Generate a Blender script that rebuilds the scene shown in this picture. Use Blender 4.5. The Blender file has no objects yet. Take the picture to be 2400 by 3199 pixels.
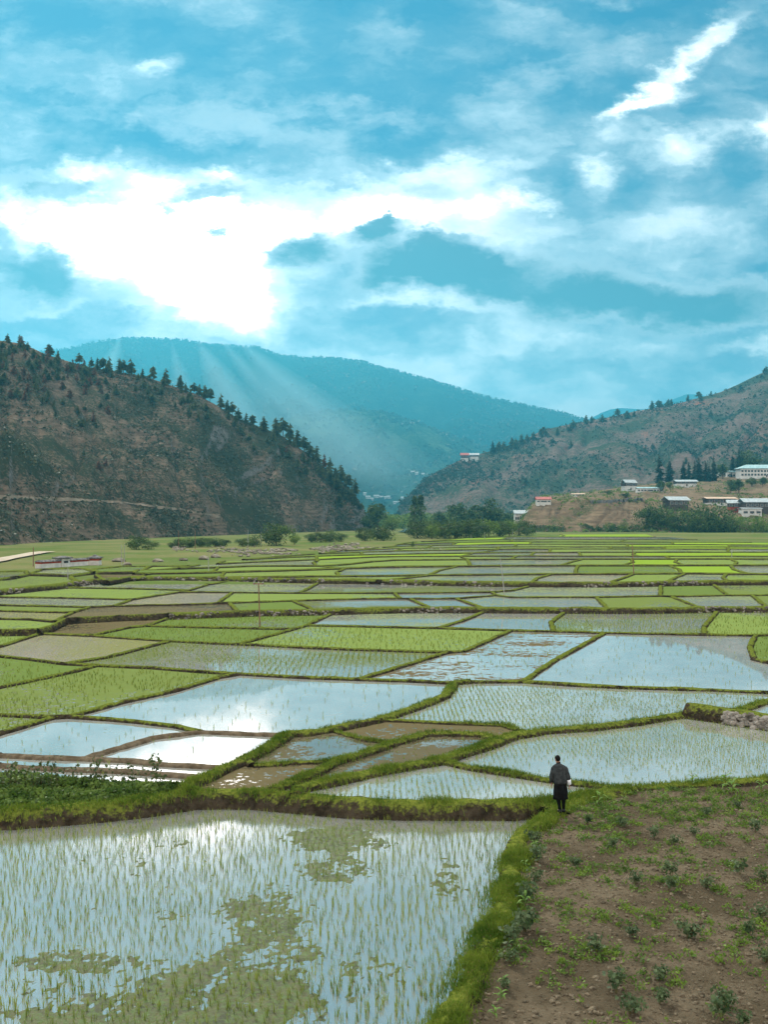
import bpy, bmesh, math, random
import numpy as np
from mathutils import Vector, Matrix, noise
from mathutils.geometry import tessellate_polygon

R = random.Random(7)
NR = np.random.RandomState(11)
SC = bpy.context.scene
COL = SC.collection
F, CX, YH, CAM = 3181.0, 1200.0, 1620.0, 9.15     # focal length in photo pixels, optical axis, horizon row, eye height

# ------------------------------------------------------------------ helpers
def at(sx, sy, z=0.0):
    D = (CAM - z) * F / (sy - YH)
    return Vector(((sx - CX) / F * D, D, z))

def polar(sx, D, sy):
    return Vector(((sx - CX) / F * D, D, CAM + (YH - sy) / F * D))

def lerp(a, b, t): return a + (b - a) * t

def interp(tab, x):
    if x <= tab[0][0]: return tab[0][1]
    for (x0, y0), (x1, y1) in zip(tab, tab[1:]):
        if x <= x1:
            return y0 + (y1 - y0) * (x - x0) / (x1 - x0)
    return tab[-1][1]

def fbm(x, y, z=0.0, o=4): return noise.fractal(Vector((x, y, z)), 0.9, 2.0, o)

def tag(o, label=None, cat=None, group=None, kind=None):
    if label: o['label'] = label
    if cat: o['category'] = cat
    if group: o['group'] = group
    if kind: o['kind'] = kind
    return o

def link(name, me, mat=None, parent=None, kind=None):
    if mat:
        for m in (mat if isinstance(mat, (list, tuple)) else [mat]): me.materials.append(m)
    o = bpy.data.objects.new(name, me); COL.objects.link(o)
    if parent: o.parent = parent
    if kind: o['kind'] = kind
    return o

def mesh_np(name, V, Fc, smooth=False):
    """V (n,3) floats, Fc list of equal length tuples or ndarray (m,k)"""
    V = np.asarray(V, dtype=np.float32); Fc = np.asarray(Fc, dtype=np.int32)
    me = bpy.data.meshes.new(name)
    k = Fc.shape[1]
    me.vertices.add(len(V)); me.vertices.foreach_set('co', V.ravel())
    me.loops.add(Fc.size); me.loops.foreach_set('vertex_index', Fc.ravel())
    me.polygons.add(len(Fc))
    me.polygons.foreach_set('loop_start', np.arange(0, Fc.size, k, dtype=np.int32))
    me.polygons.foreach_set('loop_total', np.full(len(Fc), k, dtype=np.int32))
    if smooth: me.polygons.foreach_set('use_smooth', np.ones(len(Fc), dtype=bool))
    me.update(calc_edges=True); me.validate()
    return me

class MB:
    """collects shapes, builds one mesh"""
    def __init__(s): s.v = []; s.f = []
    def add(s, vs, fs):
        n = len(s.v); s.v += [tuple(v) for v in vs]; s.f += [tuple(i + n for i in f) for f in fs]
    def box(s, x0, x1, y0, y1, z0, z1):
        s.add([(x0,y0,z0),(x1,y0,z0),(x1,y1,z0),(x0,y1,z0),(x0,y0,z1),(x1,y0,z1),(x1,y1,z1),(x0,y1,z1)],
              [(3,2,1,0),(4,5,6,7),(0,1,5,4),(1,2,6,5),(2,3,7,6),(3,0,4,7)])
    def tube(s, pts, rads, n=8, cap=True):
        base = len(s.v); pts = [Vector(p) for p in pts]
        for i, p in enumerate(pts):
            d = (pts[min(i+1, len(pts)-1)] - pts[max(i-1, 0)]).normalized()
            a = d.cross(Vector((0, 1, 0)) if abs(d.y) < .9 else Vector((1, 0, 0))).normalized(); b = d.cross(a)
            r = rads[i]; rx, ry = (r if isinstance(r, tuple) else (r, r))
            for k in range(n):
                t = 2 * math.pi * k / n
                s.v.append(tuple(p + a * (rx * math.cos(t)) + b * (ry * math.sin(t))))
        for i in range(len(pts) - 1):
            for k in range(n):
                k2 = (k + 1) % n
                s.f.append((base+i*n+k, base+i*n+k2, base+(i+1)*n+k2, base+(i+1)*n+k))
        if cap:
            s.f.append(tuple(base + k for k in reversed(range(n))))
            s.f.append(tuple(base + (len(pts)-1)*n + k for k in range(n)))
    def rock(s, c, r, flat=.7, rnd=R):
        g = (1 + 5 ** .5) / 2
        vs = [(-1,g,0),(1,g,0),(-1,-g,0),(1,-g,0),(0,-1,g),(0,1,g),(0,-1,-g),(0,1,-g),(g,0,-1),(g,0,1),(-g,0,-1),(-g,0,1)]
        fs = [(0,11,5),(0,5,1),(0,1,7),(0,7,10),(0,10,11),(1,5,9),(5,11,4),(11,10,2),(10,7,6),(7,1,8),(3,9,4),(3,4,2),(3,2,6),(3,6,8),(3,8,9),(4,9,5),(2,4,11),(6,2,10),(8,6,7),(9,8,1)]
        a = rnd.uniform(0, 6.28); ca, sa = math.cos(a), math.sin(a); ex = rnd.uniform(.8, 1.35)
        out = []
        for v in vs:
            k = r / 1.9 * rnd.uniform(.78, 1.15)
            x, y, z = v[0]*k*ex, v[1]*k, v[2]*k*flat
            out.append((c[0]+x*ca-y*sa, c[1]+x*sa+y*ca, c[2]+z))
        s.add(out, fs)
    def build(s, name, mat, parent=None, kind=None, smooth=False):
        me = bpy.data.meshes.new(name); me.from_pydata(s.v, [], s.f); me.update()
        if smooth:
            for p in me.polygons: p.use_smooth = True
        return link(name, me, mat, parent, kind)

def empty(name, loc, rz=0.0):
    o = bpy.data.objects.new(name, None); COL.objects.link(o); o.location = loc; o.rotation_euler = (0, 0, rz)
    o.empty_display_size = .3
    return o

def copy_tree(o, parent=None):
    c = o.copy(); COL.objects.link(c); c.parent = parent
    for ch in [x for x in KIDS.get(o.name, [])]:
        copy_tree(ch, c)
    return c
KIDS = {}
def kids(o, *ch): KIDS[o.name] = list(ch)

# ------------------------------------------------------------------ materials
def newmat(name):
    m = bpy.data.materials.new(name); m.use_nodes = True
    nt = m.node_tree; nt.nodes.clear()
    out = nt.nodes.new('ShaderNodeOutputMaterial')
    return m, nt, out

class N:
    """terse node builder"""
    def __init__(s, nt): s.nt = nt
    def n(s, t, **k):
        nd = s.nt.nodes.new(t)
        for a, v in k.items(): setattr(nd, a, v)
        return nd
    def set(s, sock, v):
        if isinstance(v, bpy.types.NodeSocket): s.nt.links.new(v, sock)
        elif v is not None: sock.default_value = v
    def math(s, op, a, b=None, c=None, clamp=False):
        nd = s.n('ShaderNodeMath', operation=op, use_clamp=clamp)
        s.set(nd.inputs[0], a)
        if b is not None: s.set(nd.inputs[1], b)
        if c is not None: s.set(nd.inputs[2], c)
        return nd.outputs[0]
    def vm(s, op, a, b=None):
        nd = s.n('ShaderNodeVectorMath', operation=op); s.set(nd.inputs[0], a)
        if b is not None: s.set(nd.inputs[1], b)
        return nd.outputs['Value'] if op in ('LENGTH', 'DOT_PRODUCT') else nd.outputs[0]
    def noise(s, vec, scale, detail=3, rough=.55, dist=0.0):
        nd = s.n('ShaderNodeTexNoise'); s.set(nd.inputs['Vector'], vec)
        nd.inputs['Scale'].default_value = scale; nd.inputs['Detail'].default_value = detail
        nd.inputs['Roughness'].default_value = rough; nd.inputs['Distortion'].default_value = dist
        return nd.outputs['Fac']
    def mr(s, v, a, b, c=0.0, d=1.0, interp='SMOOTHSTEP'):
        nd = s.n('ShaderNodeMapRange', interpolation_type=interp)
        s.set(nd.inputs[0], v)
        for i, x in enumerate((a, b, c, d)): s.set(nd.inputs[1 + i], x)
        return nd.outputs[0]
    def mix(s, f, a, b):
        nd = s.n('ShaderNodeMix', data_type='RGBA'); s.set(nd.inputs[0], f)
        for i, x in ((6, a), (7, b)):
            s.set(nd.inputs[i], (*x, 1) if isinstance(x, tuple) and len(x) == 3 else x)
        return nd.outputs[2]
    def mapping(s, vec, sc): 
        nd = s.n('ShaderNodeMapping'); s.set(nd.inputs[0], vec); nd.inputs['Scale'].default_value = sc
        return nd.outputs[0]
    def pos(s): return s.n('ShaderNodeNewGeometry').outputs['Position']
    def nz(s):
        sp = s.n('ShaderNodeSeparateXYZ'); s.set(sp.inputs[0], s.n('ShaderNodeNewGeometry').outputs['Normal']); return sp.outputs[2]
    def ms(s, f, a, b):
        nd = s.n('ShaderNodeMixShader'); s.set(nd.inputs[0], f); s.set(nd.inputs[1], a); s.set(nd.inputs[2], b); return nd.outputs[0]
    def bsdf(s, col, rough=.8, spec=.3, normal=None, metal=0.0):
        nd = s.n('ShaderNodeBsdfPrincipled'); s.set(nd.inputs['Base Color'], (*col, 1) if isinstance(col, tuple) and len(col) == 3 else col)
        s.set(nd.inputs['Roughness'], rough); nd.inputs['Specular IOR Level'].default_value = spec
        nd.inputs['Metallic'].default_value = metal
        if normal is not None: s.set(nd.inputs['Normal'], normal)
        return nd.outputs[0]
    def diff(s, col, normal=None):
        nd = s.n('ShaderNodeBsdfDiffuse'); s.set(nd.inputs[0], (*col, 1) if isinstance(col, tuple) and len(col) == 3 else col)
        if normal is not None: s.set(nd.inputs['Normal'], normal)
        return nd.outputs[0]
    def bump(s, h, strength=.5, dist=.1):
        nd = s.n('ShaderNodeBump'); nd.inputs['Strength'].default_value = strength; nd.inputs['Distance'].default_value = dist
        s.set(nd.inputs['Height'], h); return nd.outputs[0]

MATS = {}
def varied(name, c1, c2, scale=3.0, rough=.85, spec=.2, bump=0.0, bscale=None, bdist=.05, detail=4):
    """two-tone noisy surface"""
    if name in MATS: return MATS[name]
    m, nt, out = newmat(name); g = N(nt); p = g.pos()
    col = g.mix(g.mr(g.noise(p, scale, detail), .35, .65), c1, c2)
    nrm = g.bump(g.noise(p, bscale or scale * 3, 5), bump, bdist) if bump else None
    nt.links.new(g.bsdf(col, rough, spec, nrm), out.inputs[0]); MATS[name] = m
    return m

def leafmat(name, c1, c2, scale=1.5, trans=.35):
    if name in MATS: return MATS[name]
    m, nt, out = newmat(name); g = N(nt); p = g.pos()
    oi = g.n('ShaderNodeObjectInfo').outputs['Random']
    f = g.math('ADD', g.mr(g.noise(p, scale, 3), .3, .7, -.15, 1.0), g.math('MULTIPLY', oi, .2), clamp=True)
    col = g.mix(f, c1, c2)
    tr = g.n('ShaderNodeBsdfTranslucent'); g.set(tr.inputs[0], col)
    nt.links.new(g.ms(trans, g.bsdf(col, .6, .25), tr.outputs[0]), out.inputs[0]); MATS[name] = m
    return m

def paddymat(name, cover, g1, g2, mud=(.055, .045, .03), rough=.03, fine=5.0, patch=.09, ior=1.45, pamp=.6, stretch=1.0):
    """flooded paddy: mirror water over mud, broken by noisy rice cover"""
    if name in MATS: return MATS[name]
    m, nt, out = newmat(name); g = N(nt); p = g.pos()
    pn = g.noise(g.mapping(p, (1, stretch, 1)), patch, 3, .6, .4)
    fn = g.noise(p, fine, 2, .7)
    thr = .5 - (cover - .5) * .5
    v = g.math('ADD', fn, g.math('MULTIPLY', g.math('SUBTRACT', pn, .5), pamp))
    fac = g.mr(v, thr - .05, thr + .05)
    gc = g.mix(g.noise(p, 1.3, 4, .7), g1, g2)
    mc = g.mix(g.noise(p, .6, 5), mud, tuple(x * 1.7 for x in mud))
    gl = g.n('ShaderNodeBsdfGlossy'); gl.inputs[0].default_value = (.97, .97, .97, 1); gl.inputs['Roughness'].default_value = rough
    fr = g.n('ShaderNodeFresnel'); fr.inputs['IOR'].default_value = ior
    water = g.ms(fr.outputs[0], g.diff(mc), gl.outputs[0])
    tr = g.n('ShaderNodeBsdfTranslucent'); g.set(tr.inputs[0], gc)
    nt.links.new(g.ms(fac, water, g.diff(gc)), out.inputs[0]); MATS[name] = m
    return m

def hillmat(name, base, base2, green, gscale, gthr, red=None, rock=None, tz=.25):
    m, nt, out = newmat(name); g = N(nt); p = g.pos()
    big = g.noise(p, gscale * .25, 5, .6)
    lay = g.noise(g.mapping(p, (.35, .35, 3.0)), gscale * 2.0, 6, .7, .6)     # terracettes: long along the contour
    fine = g.noise(p, gscale * 8, 5, .75)
    c = g.mix(g.mr(lay, .3, .7), base, base2)
    if red:
        rf = g.mr(g.noise(g.mapping(p, (1, .6, .5)), gscale * .3, 6, .65, 1.5), .58, .66)
        c = g.mix(rf, c, red)
    gv = g.math('ADD', g.math('MULTIPLY', big, 1.1), g.math('MULTIPLY', fine, .9))
    c = g.mix(g.mr(gv, gthr - .09, gthr + .12), c, green)
    if rock:
        steep = g.mr(g.math('ADD', g.nz(), g.math('MULTIPLY', g.math('SUBTRACT', fine, .5), .3)), .36, .52, 1.0, 0.0)
        c = g.mix(steep, c, g.mix(g.mr(g.noise(p, gscale * 5, 6, .8), .35, .65), rock, tuple(x * 2.2 for x in rock)))
    nb = g.bump(g.math('ADD', fine, g.math('MULTIPLY', lay, .8)), .9, tz / gscale * .5)
    nt.links.new(g.diff(c, nb), out.inputs[0]); MATS[name] = m
    return m
# ------------------------------------------------------------------ camera, sun, sky
cam = bpy.data.cameras.new('camera'); co = bpy.data.objects.new('camera', cam); COL.objects.link(co)
co.location = (0, 0, CAM); co.rotation_euler = (math.radians(90), 0, 0)
cam.sensor_fit = 'VERTICAL'; cam.sensor_height = 36.0; cam.lens = F / 3199 * 36
cam.shift_y = (YH - 1599.5) / 3199; cam.clip_start = .5; cam.clip_end = 60000
SC.camera = co
SC.view_settings.view_transform = 'Standard'; SC.view_settings.look = 'None'
SC.view_settings.exposure = 0.75; SC.view_settings.gamma = 1.0
SC.cycles.max_bounces = 6; SC.cycles.diffuse_bounces = 2; SC.cycles.glossy_bounces = 3
SC.cycles.transmission_bounces = 3; SC.cycles.transparent_max_bounces = 6; SC.cycles.volume_bounces = 0
SC.cycles.use_denoising = True
SC.cycles.sample_clamp_indirect = 6.0

sel, saz = math.radians(42), math.radians(-24)
sd = Vector((math.sin(saz) * math.cos(sel), math.cos(saz) * math.cos(sel), math.sin(sel)))
sun = bpy.data.lights.new('sun', 'SUN'); so = bpy.data.objects.new('sun', sun); COL.objects.link(so)
so.location = (0, 0, 300); so.rotation_euler = sd.to_track_quat('Z', 'Y').to_euler()
sun.energy = 2.8; sun.angle = math.radians(9); sun.color = (1, .93, .82)
elev = math.asin(sd.z); azim = math.atan2(sd.x, sd.y)

w = bpy.data.worlds.new('World'); SC.world = w; w.use_nodes = True
nt = w.node_tree; nt.nodes.clear(); g = N(nt)
wout = g.n('ShaderNodeOutputWorld')
tc = g.n('ShaderNodeTexCoord').outputs['Generated']
sp = g.n('ShaderNodeSeparateXYZ'); g.set(sp.inputs[0], tc)
dy = g.math('MAXIMUM', g.math('ABSOLUTE', sp.outputs[1]), .22)
# direction -> (azimuth slope, elevation slope), in hundreds of photo pixels
U = g.math('ADD', g.math('MULTIPLY', g.math('DIVIDE', sp.outputs[0], dy), F / 100), CX / 100)
Vv = g.math('SUBTRACT', YH / 100, g.math('MULTIPLY', g.math('DIVIDE', sp.outputs[2], dy), F / 100))
cb = g.n('ShaderNodeCombineXYZ'); g.set(cb.inputs[0], U); g.set(cb.inputs[1], Vv); P0 = cb.outputs[0]
def cnoise(vec, scale, detail=5, rough=.55, off=0.0, sx=.7):
    mp = g.n('ShaderNodeMapping'); g.set(mp.inputs[0], vec); mp.inputs['Scale'].default_value = (sx, 1.25, 1); mp.inputs['Location'].default_value = (off, off * .7, off)
    nd = g.n('ShaderNodeTexNoise'); g.set(nd.inputs['Vector'], mp.outputs[0]); nd.inputs['Scale'].default_value = scale
    nd.inputs['Detail'].default_value = detail; nd.inputs['Roughness'].default_value = rough
    return nd
wn = cnoise(P0, .55, 6, .6, 3.1)
wv = g.vm('SUBTRACT', wn.outputs['Color'], (.5, .5, .5))
def warp(a):
    nd = g.n('ShaderNodeVectorMath', operation='MULTIPLY_ADD'); g.set(nd.inputs[0], wv); nd.inputs[1].default_value = (a, a * .7, 0); g.set(nd.inputs[2], P0)
    return nd.outputs[0]
P1 = warp(2.6); P2 = warp(2.0)
wf = g.vm('SUBTRACT', cnoise(P0, 2.3, 5, .6, 23.0).outputs['Color'], (.5, .5, .5))
def warp2(v, a):
    nd = g.n('ShaderNodeVectorMath', operation='MULTIPLY_ADD'); g.set(nd.inputs[0], wf); nd.inputs[1].default_value = (a, a * .8, 0); g.set(nd.inputs[2], v)
    return nd.outputs[0]
P1 = warp2(P1, .8); P2 = warp2(P2, .9)
def blob(vec, cx, cy, rx, ry, amp, rot=0.0, inner=0.0):
    mp = g.n('ShaderNodeMapping', vector_type='TEXTURE'); g.set(mp.inputs[0], vec)
    mp.inputs['Location'].default_value = (cx / 100, cy / 100, 0); mp.inputs['Rotation'].default_value = (0, 0, math.radians(rot)); mp.inputs['Scale'].default_value = (rx / 100, ry / 100, 1)
    return g.mr(g.vm('LENGTH', mp.outputs[0]), inner, 1.0, amp, 0.0)
def total(items):
    acc = None
    for it in items: acc = it if acc is None else g.math('ADD', acc, it)
    return acc
LAST = [None]
def blobs(vec, B, inner=0.0):
    """sum of soft blobs, chained so that the shader keeps few values alive"""
    acc = None
    for b in B:
        v = vec
        if LAST[0] is not None:
            nd = g.n('ShaderNodeVectorMath', operation='MULTIPLY_ADD'); g.set(nd.inputs[0], LAST[0]); nd.inputs[1].default_value = (1e-7, 1e-7, 0); g.set(nd.inputs[2], vec); v = nd.outputs[0]
        o = blob(v, b[0], b[1], b[2], b[3], b[4], b[5] if len(b) > 5 else 0, inner)
        acc = o if acc is None else g.math('ADD', acc, o); LAST[0] = acc
    return acc
WHITE = [(560, 740, 1200, 330, .50), (150, 760, 560, 190, .30), (600, 700, 560, 190, .55), (600, 860, 420, 200, .6), (330, 680, 330, 130, .3),
    (250, 540, 150, 75, .55), (450, 560, 180, 75, .4), (690, 537, 110, 40, .55), (1290, 660, 420, 200, .5), (1130, 640, 200, 110, .35),
    (1420, 520, 330, 75, .4), (1500, 640, 420, 110, .22), (1640, 637, 110, 40, .35), (1500, 730, 420, 60, .3, 0),
    (2120, 215, 420, 66, .75, -42), (2060, 315, 150, 80, .75), (1960, 345, 120, 45, .5, -20), (2060, 460, 200, 130, .45), (1850, 570, 110, 130, .55, 20),
    (2395, 390, 90, 110, .55), (2230, 420, 300, 60, .3), (505, 205, 110, 55, .42, -15), (450, 392, 40, 65, .42, 15), (380, 470, 60, 30, .25, -35),
    (1400, 945, 330, 45, .32, 5), (1200, 925, 140, 45, .3), (560, 975, 560, 130, .22), (800, 960, 250, 90, .3, 40), (130, 960, 200, 40, .35),
    (20, 640, 120, 110, .35), (1700, 100, 240, 90, .22), (1000, 130, 420, 110, .12), (200, 260, 420, 120, .10), (2350, 1075, 160, 50, .35, -12),
    (1750, 1080, 420, 80, .16), (2300, 780, 420, 130, .12), (300, 1060, 300, 40, .16)]
BLUE = [(600, 400, 420, 130, .20), (1050, 370, 600, 200, .20), (1340, 60, 190, 110, .22), (1640, 230, 360, 130, .16), (2330, 560, 260, 110, .24),
    (1950, 20, 330, 70, .25), (100, 60, 420, 120, .16), (170, 300, 180, 80, .12), (2000, 460, 130, 60, .2, -15), (2150, 1010, 520, 100, .2), (1500, 1120, 500, 80, .06),
    (700, 120, 500, 100, .10), (2350, 160, 190, 140, .12)]
DARK = [(600, 390, 420, 130, .34), (1080, 385, 620, 150, .30), (1650, 250, 480, 120, .26), (140, 320, 360, 110, .30), (2320, 960, 460, 130, .55), (962, 795, 165, 85, 1.1), (1260, 815, 270, 125, 1.15, -8), (1480, 855, 270, 140, 1.15, 8), (1740, 895, 380, 140, .85), (2000, 965, 480, 120, .75, 6), (1330, 760, 90, 60, .6),
    (2280, 930, 330, 110, .4), (130, 830, 150, 125, 1.1), (40, 920, 300, 130, .8), (10, 780, 75, 130, .9), (250, 900, 150, 90, .45), (685, 735, 62, 26, .5, -24), (772, 742, 45, 18, .4), (1180, 712, 90, 60, .7), (1120, 740, 70, 40, .5),
    (190, 590, 190, 50, .62), (640, 605, 320, 55, .62), (1310, 610, 200, 65, .55), (480, 645, 120, 30, .5), (1170, 715, 70, 45, .6), (1420, 720, 330, 60, .38), (60, 560, 130, 45, .4), (1190, 690, 50, 22, .4),
    (520, 920, 330, 70, .35), (1550, 600, 200, 50, .15)]
grad = g.mr(Vv, -2, 12, .15, .60, 'LINEAR')
n1 = cnoise(P0, .32, 7, .56, 0.0).outputs['Fac']; n2 = cnoise(P0, 1.4, 6, .62, 8.0).outputs['Fac']
wh = blobs(P1, WHITE)
wh = g.math('MINIMUM', g.math('MULTIPLY', wh, .86), .80)
val = g.math('SUBTRACT', g.math('ADD', grad, wh), blobs(P1, BLUE))
n3 = cnoise(P1, .62, 6, .54, 17.0, .55).outputs['Fac']
val = g.math('ADD', val, g.math('MULTIPLY', g.math('SUBTRACT', n1, .5), 1.1))
val = g.math('ADD', val, g.math('MULTIPLY', g.math('SUBTRACT', n3, .5), .95))
val = g.math('ADD', val, g.math('MULTIPLY', g.math('SUBTRACT', n2, .5), .13))
dk = blobs(P2, DARK, .15)
dk = g.math('ADD', dk, g.math('MULTIPLY', g.math('SUBTRACT', n3, .5), 1.1))
dk = g.math('ADD', dk, g.math('MULTIPLY', g.math('SUBTRACT', n2, .5), .5))
dcore = g.mr(dk, .35, 1.25); dk = g.mr(dk, .04, .70)
# far from the photographed quarter of the sky: unseen, an even overcast brightened to light the land
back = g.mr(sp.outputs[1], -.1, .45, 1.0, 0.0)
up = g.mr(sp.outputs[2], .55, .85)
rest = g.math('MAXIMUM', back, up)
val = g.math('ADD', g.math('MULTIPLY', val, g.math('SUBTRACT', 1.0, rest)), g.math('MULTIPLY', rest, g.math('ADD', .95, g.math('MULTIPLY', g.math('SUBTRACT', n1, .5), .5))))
ramp = g.n('ShaderNodeValToRGB'); g.set(ramp.inputs[0], val)
els = ramp.color_ramp.elements
stops = [(0.0, (.003, .058, .155)), (.2, (.050, .106, .190)), (.4, (.175, .222, .285)), (.58, (.38, .43, .47)), (.74, (.70, .72, .73)), (.88, (.98, .92, .89)), (1.0, (1.38, 1.20, 1.10))]
els[0].position, els[0].color = 0.0, (*stops[0][1], 1); els[1].position, els[1].color = 1.0, (*stops[-1][1], 1)
for p_, c_ in stops[1:-1]:
    e = els.new(p_); e.color = (*c_, 1)
glow = g.math('ADD', blob(P1, 560, 760, 1300, 420, 3.4), 1.0)
boost = g.math('ADD', 1.0, g.math('MULTIPLY', g.mr(val, .86, 1.5), glow))
cc = g.vm('SCALE', ramp.outputs[0]); ccn = cc.node; g.set(ccn.inputs['Scale'], boost)
dcol = g.mix(g.math('ADD', dcore, g.math('MULTIPLY', g.math('SUBTRACT', n3, .5), .9), clamp=True), (.42, .45, .48), (.045, .075, .10))
dmix = g.math('MULTIPLY', dk, .985)
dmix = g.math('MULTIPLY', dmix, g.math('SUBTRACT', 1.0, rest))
cloud = g.mix(dmix, cc, dcol)
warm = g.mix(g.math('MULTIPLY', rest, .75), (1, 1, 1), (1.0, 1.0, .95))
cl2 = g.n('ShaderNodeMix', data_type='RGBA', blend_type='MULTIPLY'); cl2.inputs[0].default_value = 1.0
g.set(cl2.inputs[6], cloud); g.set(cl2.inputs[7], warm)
sky = g.n('ShaderNodeTexSky', sky_type='NISHITA'); sky.sun_disc = False; sky.sun_elevation = elev; sky.sun_rotation = azim
bg1 = g.n('ShaderNodeBackground'); g.set(bg1.inputs[0], sky.outputs[0]); bg1.inputs[1].default_value = .05
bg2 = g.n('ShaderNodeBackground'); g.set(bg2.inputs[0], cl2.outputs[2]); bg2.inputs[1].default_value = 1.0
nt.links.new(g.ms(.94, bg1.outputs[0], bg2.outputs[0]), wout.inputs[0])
w.cycles.sampling_method = 'MANUAL'; w.cycles.sample_map_resolution = 1024

# ------------------------------------------------------------------ air
m, nt, out = newmat('valley_haze')
pv = nt.nodes.new('ShaderNodeVolumePrincipled'); pv.inputs['Color'].default_value = (.11, .68, .98, 1)
pv.inputs['Density'].default_value = 1.45e-4; pv.inputs['Anisotropy'].default_value = .45
nt.links.new(pv.outputs[0], out.inputs['Volume'])
hz = MB(); hz.box(-7000, 7000, -400, 10500, -2.0, 1320); HAZE = hz.build('haze', m, kind='stuff')
# sunbeams shaped as nested tapering tubes of denser haze
m, nt, out = newmat('sunbeam_haze')
pv = nt.nodes.new('ShaderNodeVolumePrincipled'); pv.inputs['Color'].default_value = (.50, .86, 1.0, 1)
pv.inputs['Density'].default_value = 3.2e-4; pv.inputs['Anisotropy'].default_value = .45
nt.links.new(pv.outputs[0], out.inputs['Volume'])
bd = Vector(((470 - CX) / F, 1, (YH - 800) / F))
for ox, oy, wb in ((50, 205, 14), (112, 200, 22), (160, 190, 14), (205, 196, 22), (-70, 190, 18)):
    p0 = polar(470 + ox * 1.25, 4500, 800 + oy * 1.25); p1 = p0 - bd * 3000
    for kk, rr in enumerate((.45, .8, 1.2, 1.7)):
        w0 = wb * 1.55 * rr; b_ = MB(); b_.tube([p0, p1], [(w0 * .02, w0 * .03), (w0 * 1.1, w0 * 1.6)], 14); b_.build('sunbeam_haze', m, kind='stuff')

# ------------------------------------------------------------------ ground sheet
ZF = [(96, -.45), (112, 0), (126, .6), (138, .85), (168, .95), (208, 1.05), (262, 1.15), (335, 1.22), (421, 1.28), (500, 1.33), (900, 1.6), (3000, 2.0), (30000, 2.0)]
Z1, Z2, Z3 = .35, .70, 1.10
def zrow(sy): return Z3 + .5 * (1815 - sy) / (1815 - 1672)
def gz(x, y):
    return interp(ZF, y)
def gpos(sx, sy):
    z = 2.0
    for _ in range(40): z = interp(ZF, (CAM - z) * F / (sy - YH))
    return at(sx, sy, z)
ys = [-300, -60, -10, 4, 10] + [10 + i * 5 for i in range(1, 19)] + [100 + i * 6 for i in range(1, 60)] + [460 + i * 25 for i in range(0, 30)] + [1300, 1700, 2400, 3500, 6000, 10000, 16500, 24000]
xs = [-1.2 + 2.4 * i / 120 for i in range(121)]
V = []; Fq = []
for y in ys:
    for u in xs:
        half = max(60, abs(y)) * 1.0
        x = u * half
        V.append((x, y, gz(x, y) + (.12 * fbm(x * .05, y * .05) - .06 if 150 < y < 900 else 0)))
nx = len(xs)
for j in range(len(ys) - 1):
    for i in range(nx - 1):
        Fq.append((j*nx+i, j*nx+i+1, (j+1)*nx+i+1, (j+1)*nx+i))
m, nt, out = newmat('meadow'); g = N(nt); p = g.pos()
c = g.mix(g.mr(g.noise(p, .035, 5, .6), .38, .62), (.09, .13, .035), (.155, .155, .065))
c = g.mix(g.mr(g.noise(p, .11, 6, .7), .55, .68), c, (.10, .13, .04))
c = g.mix(g.mr(g.noise(p, .6, 5, .75), .58, .72), c, (.24, .21, .13))
nt.links.new(g.diff(c, g.bump(g.noise(p, 1.5, 5), .6, .25)), out.inputs[0])
link('ground', mesh_np('ground', V, Fq, True), m, kind='structure')

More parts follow.
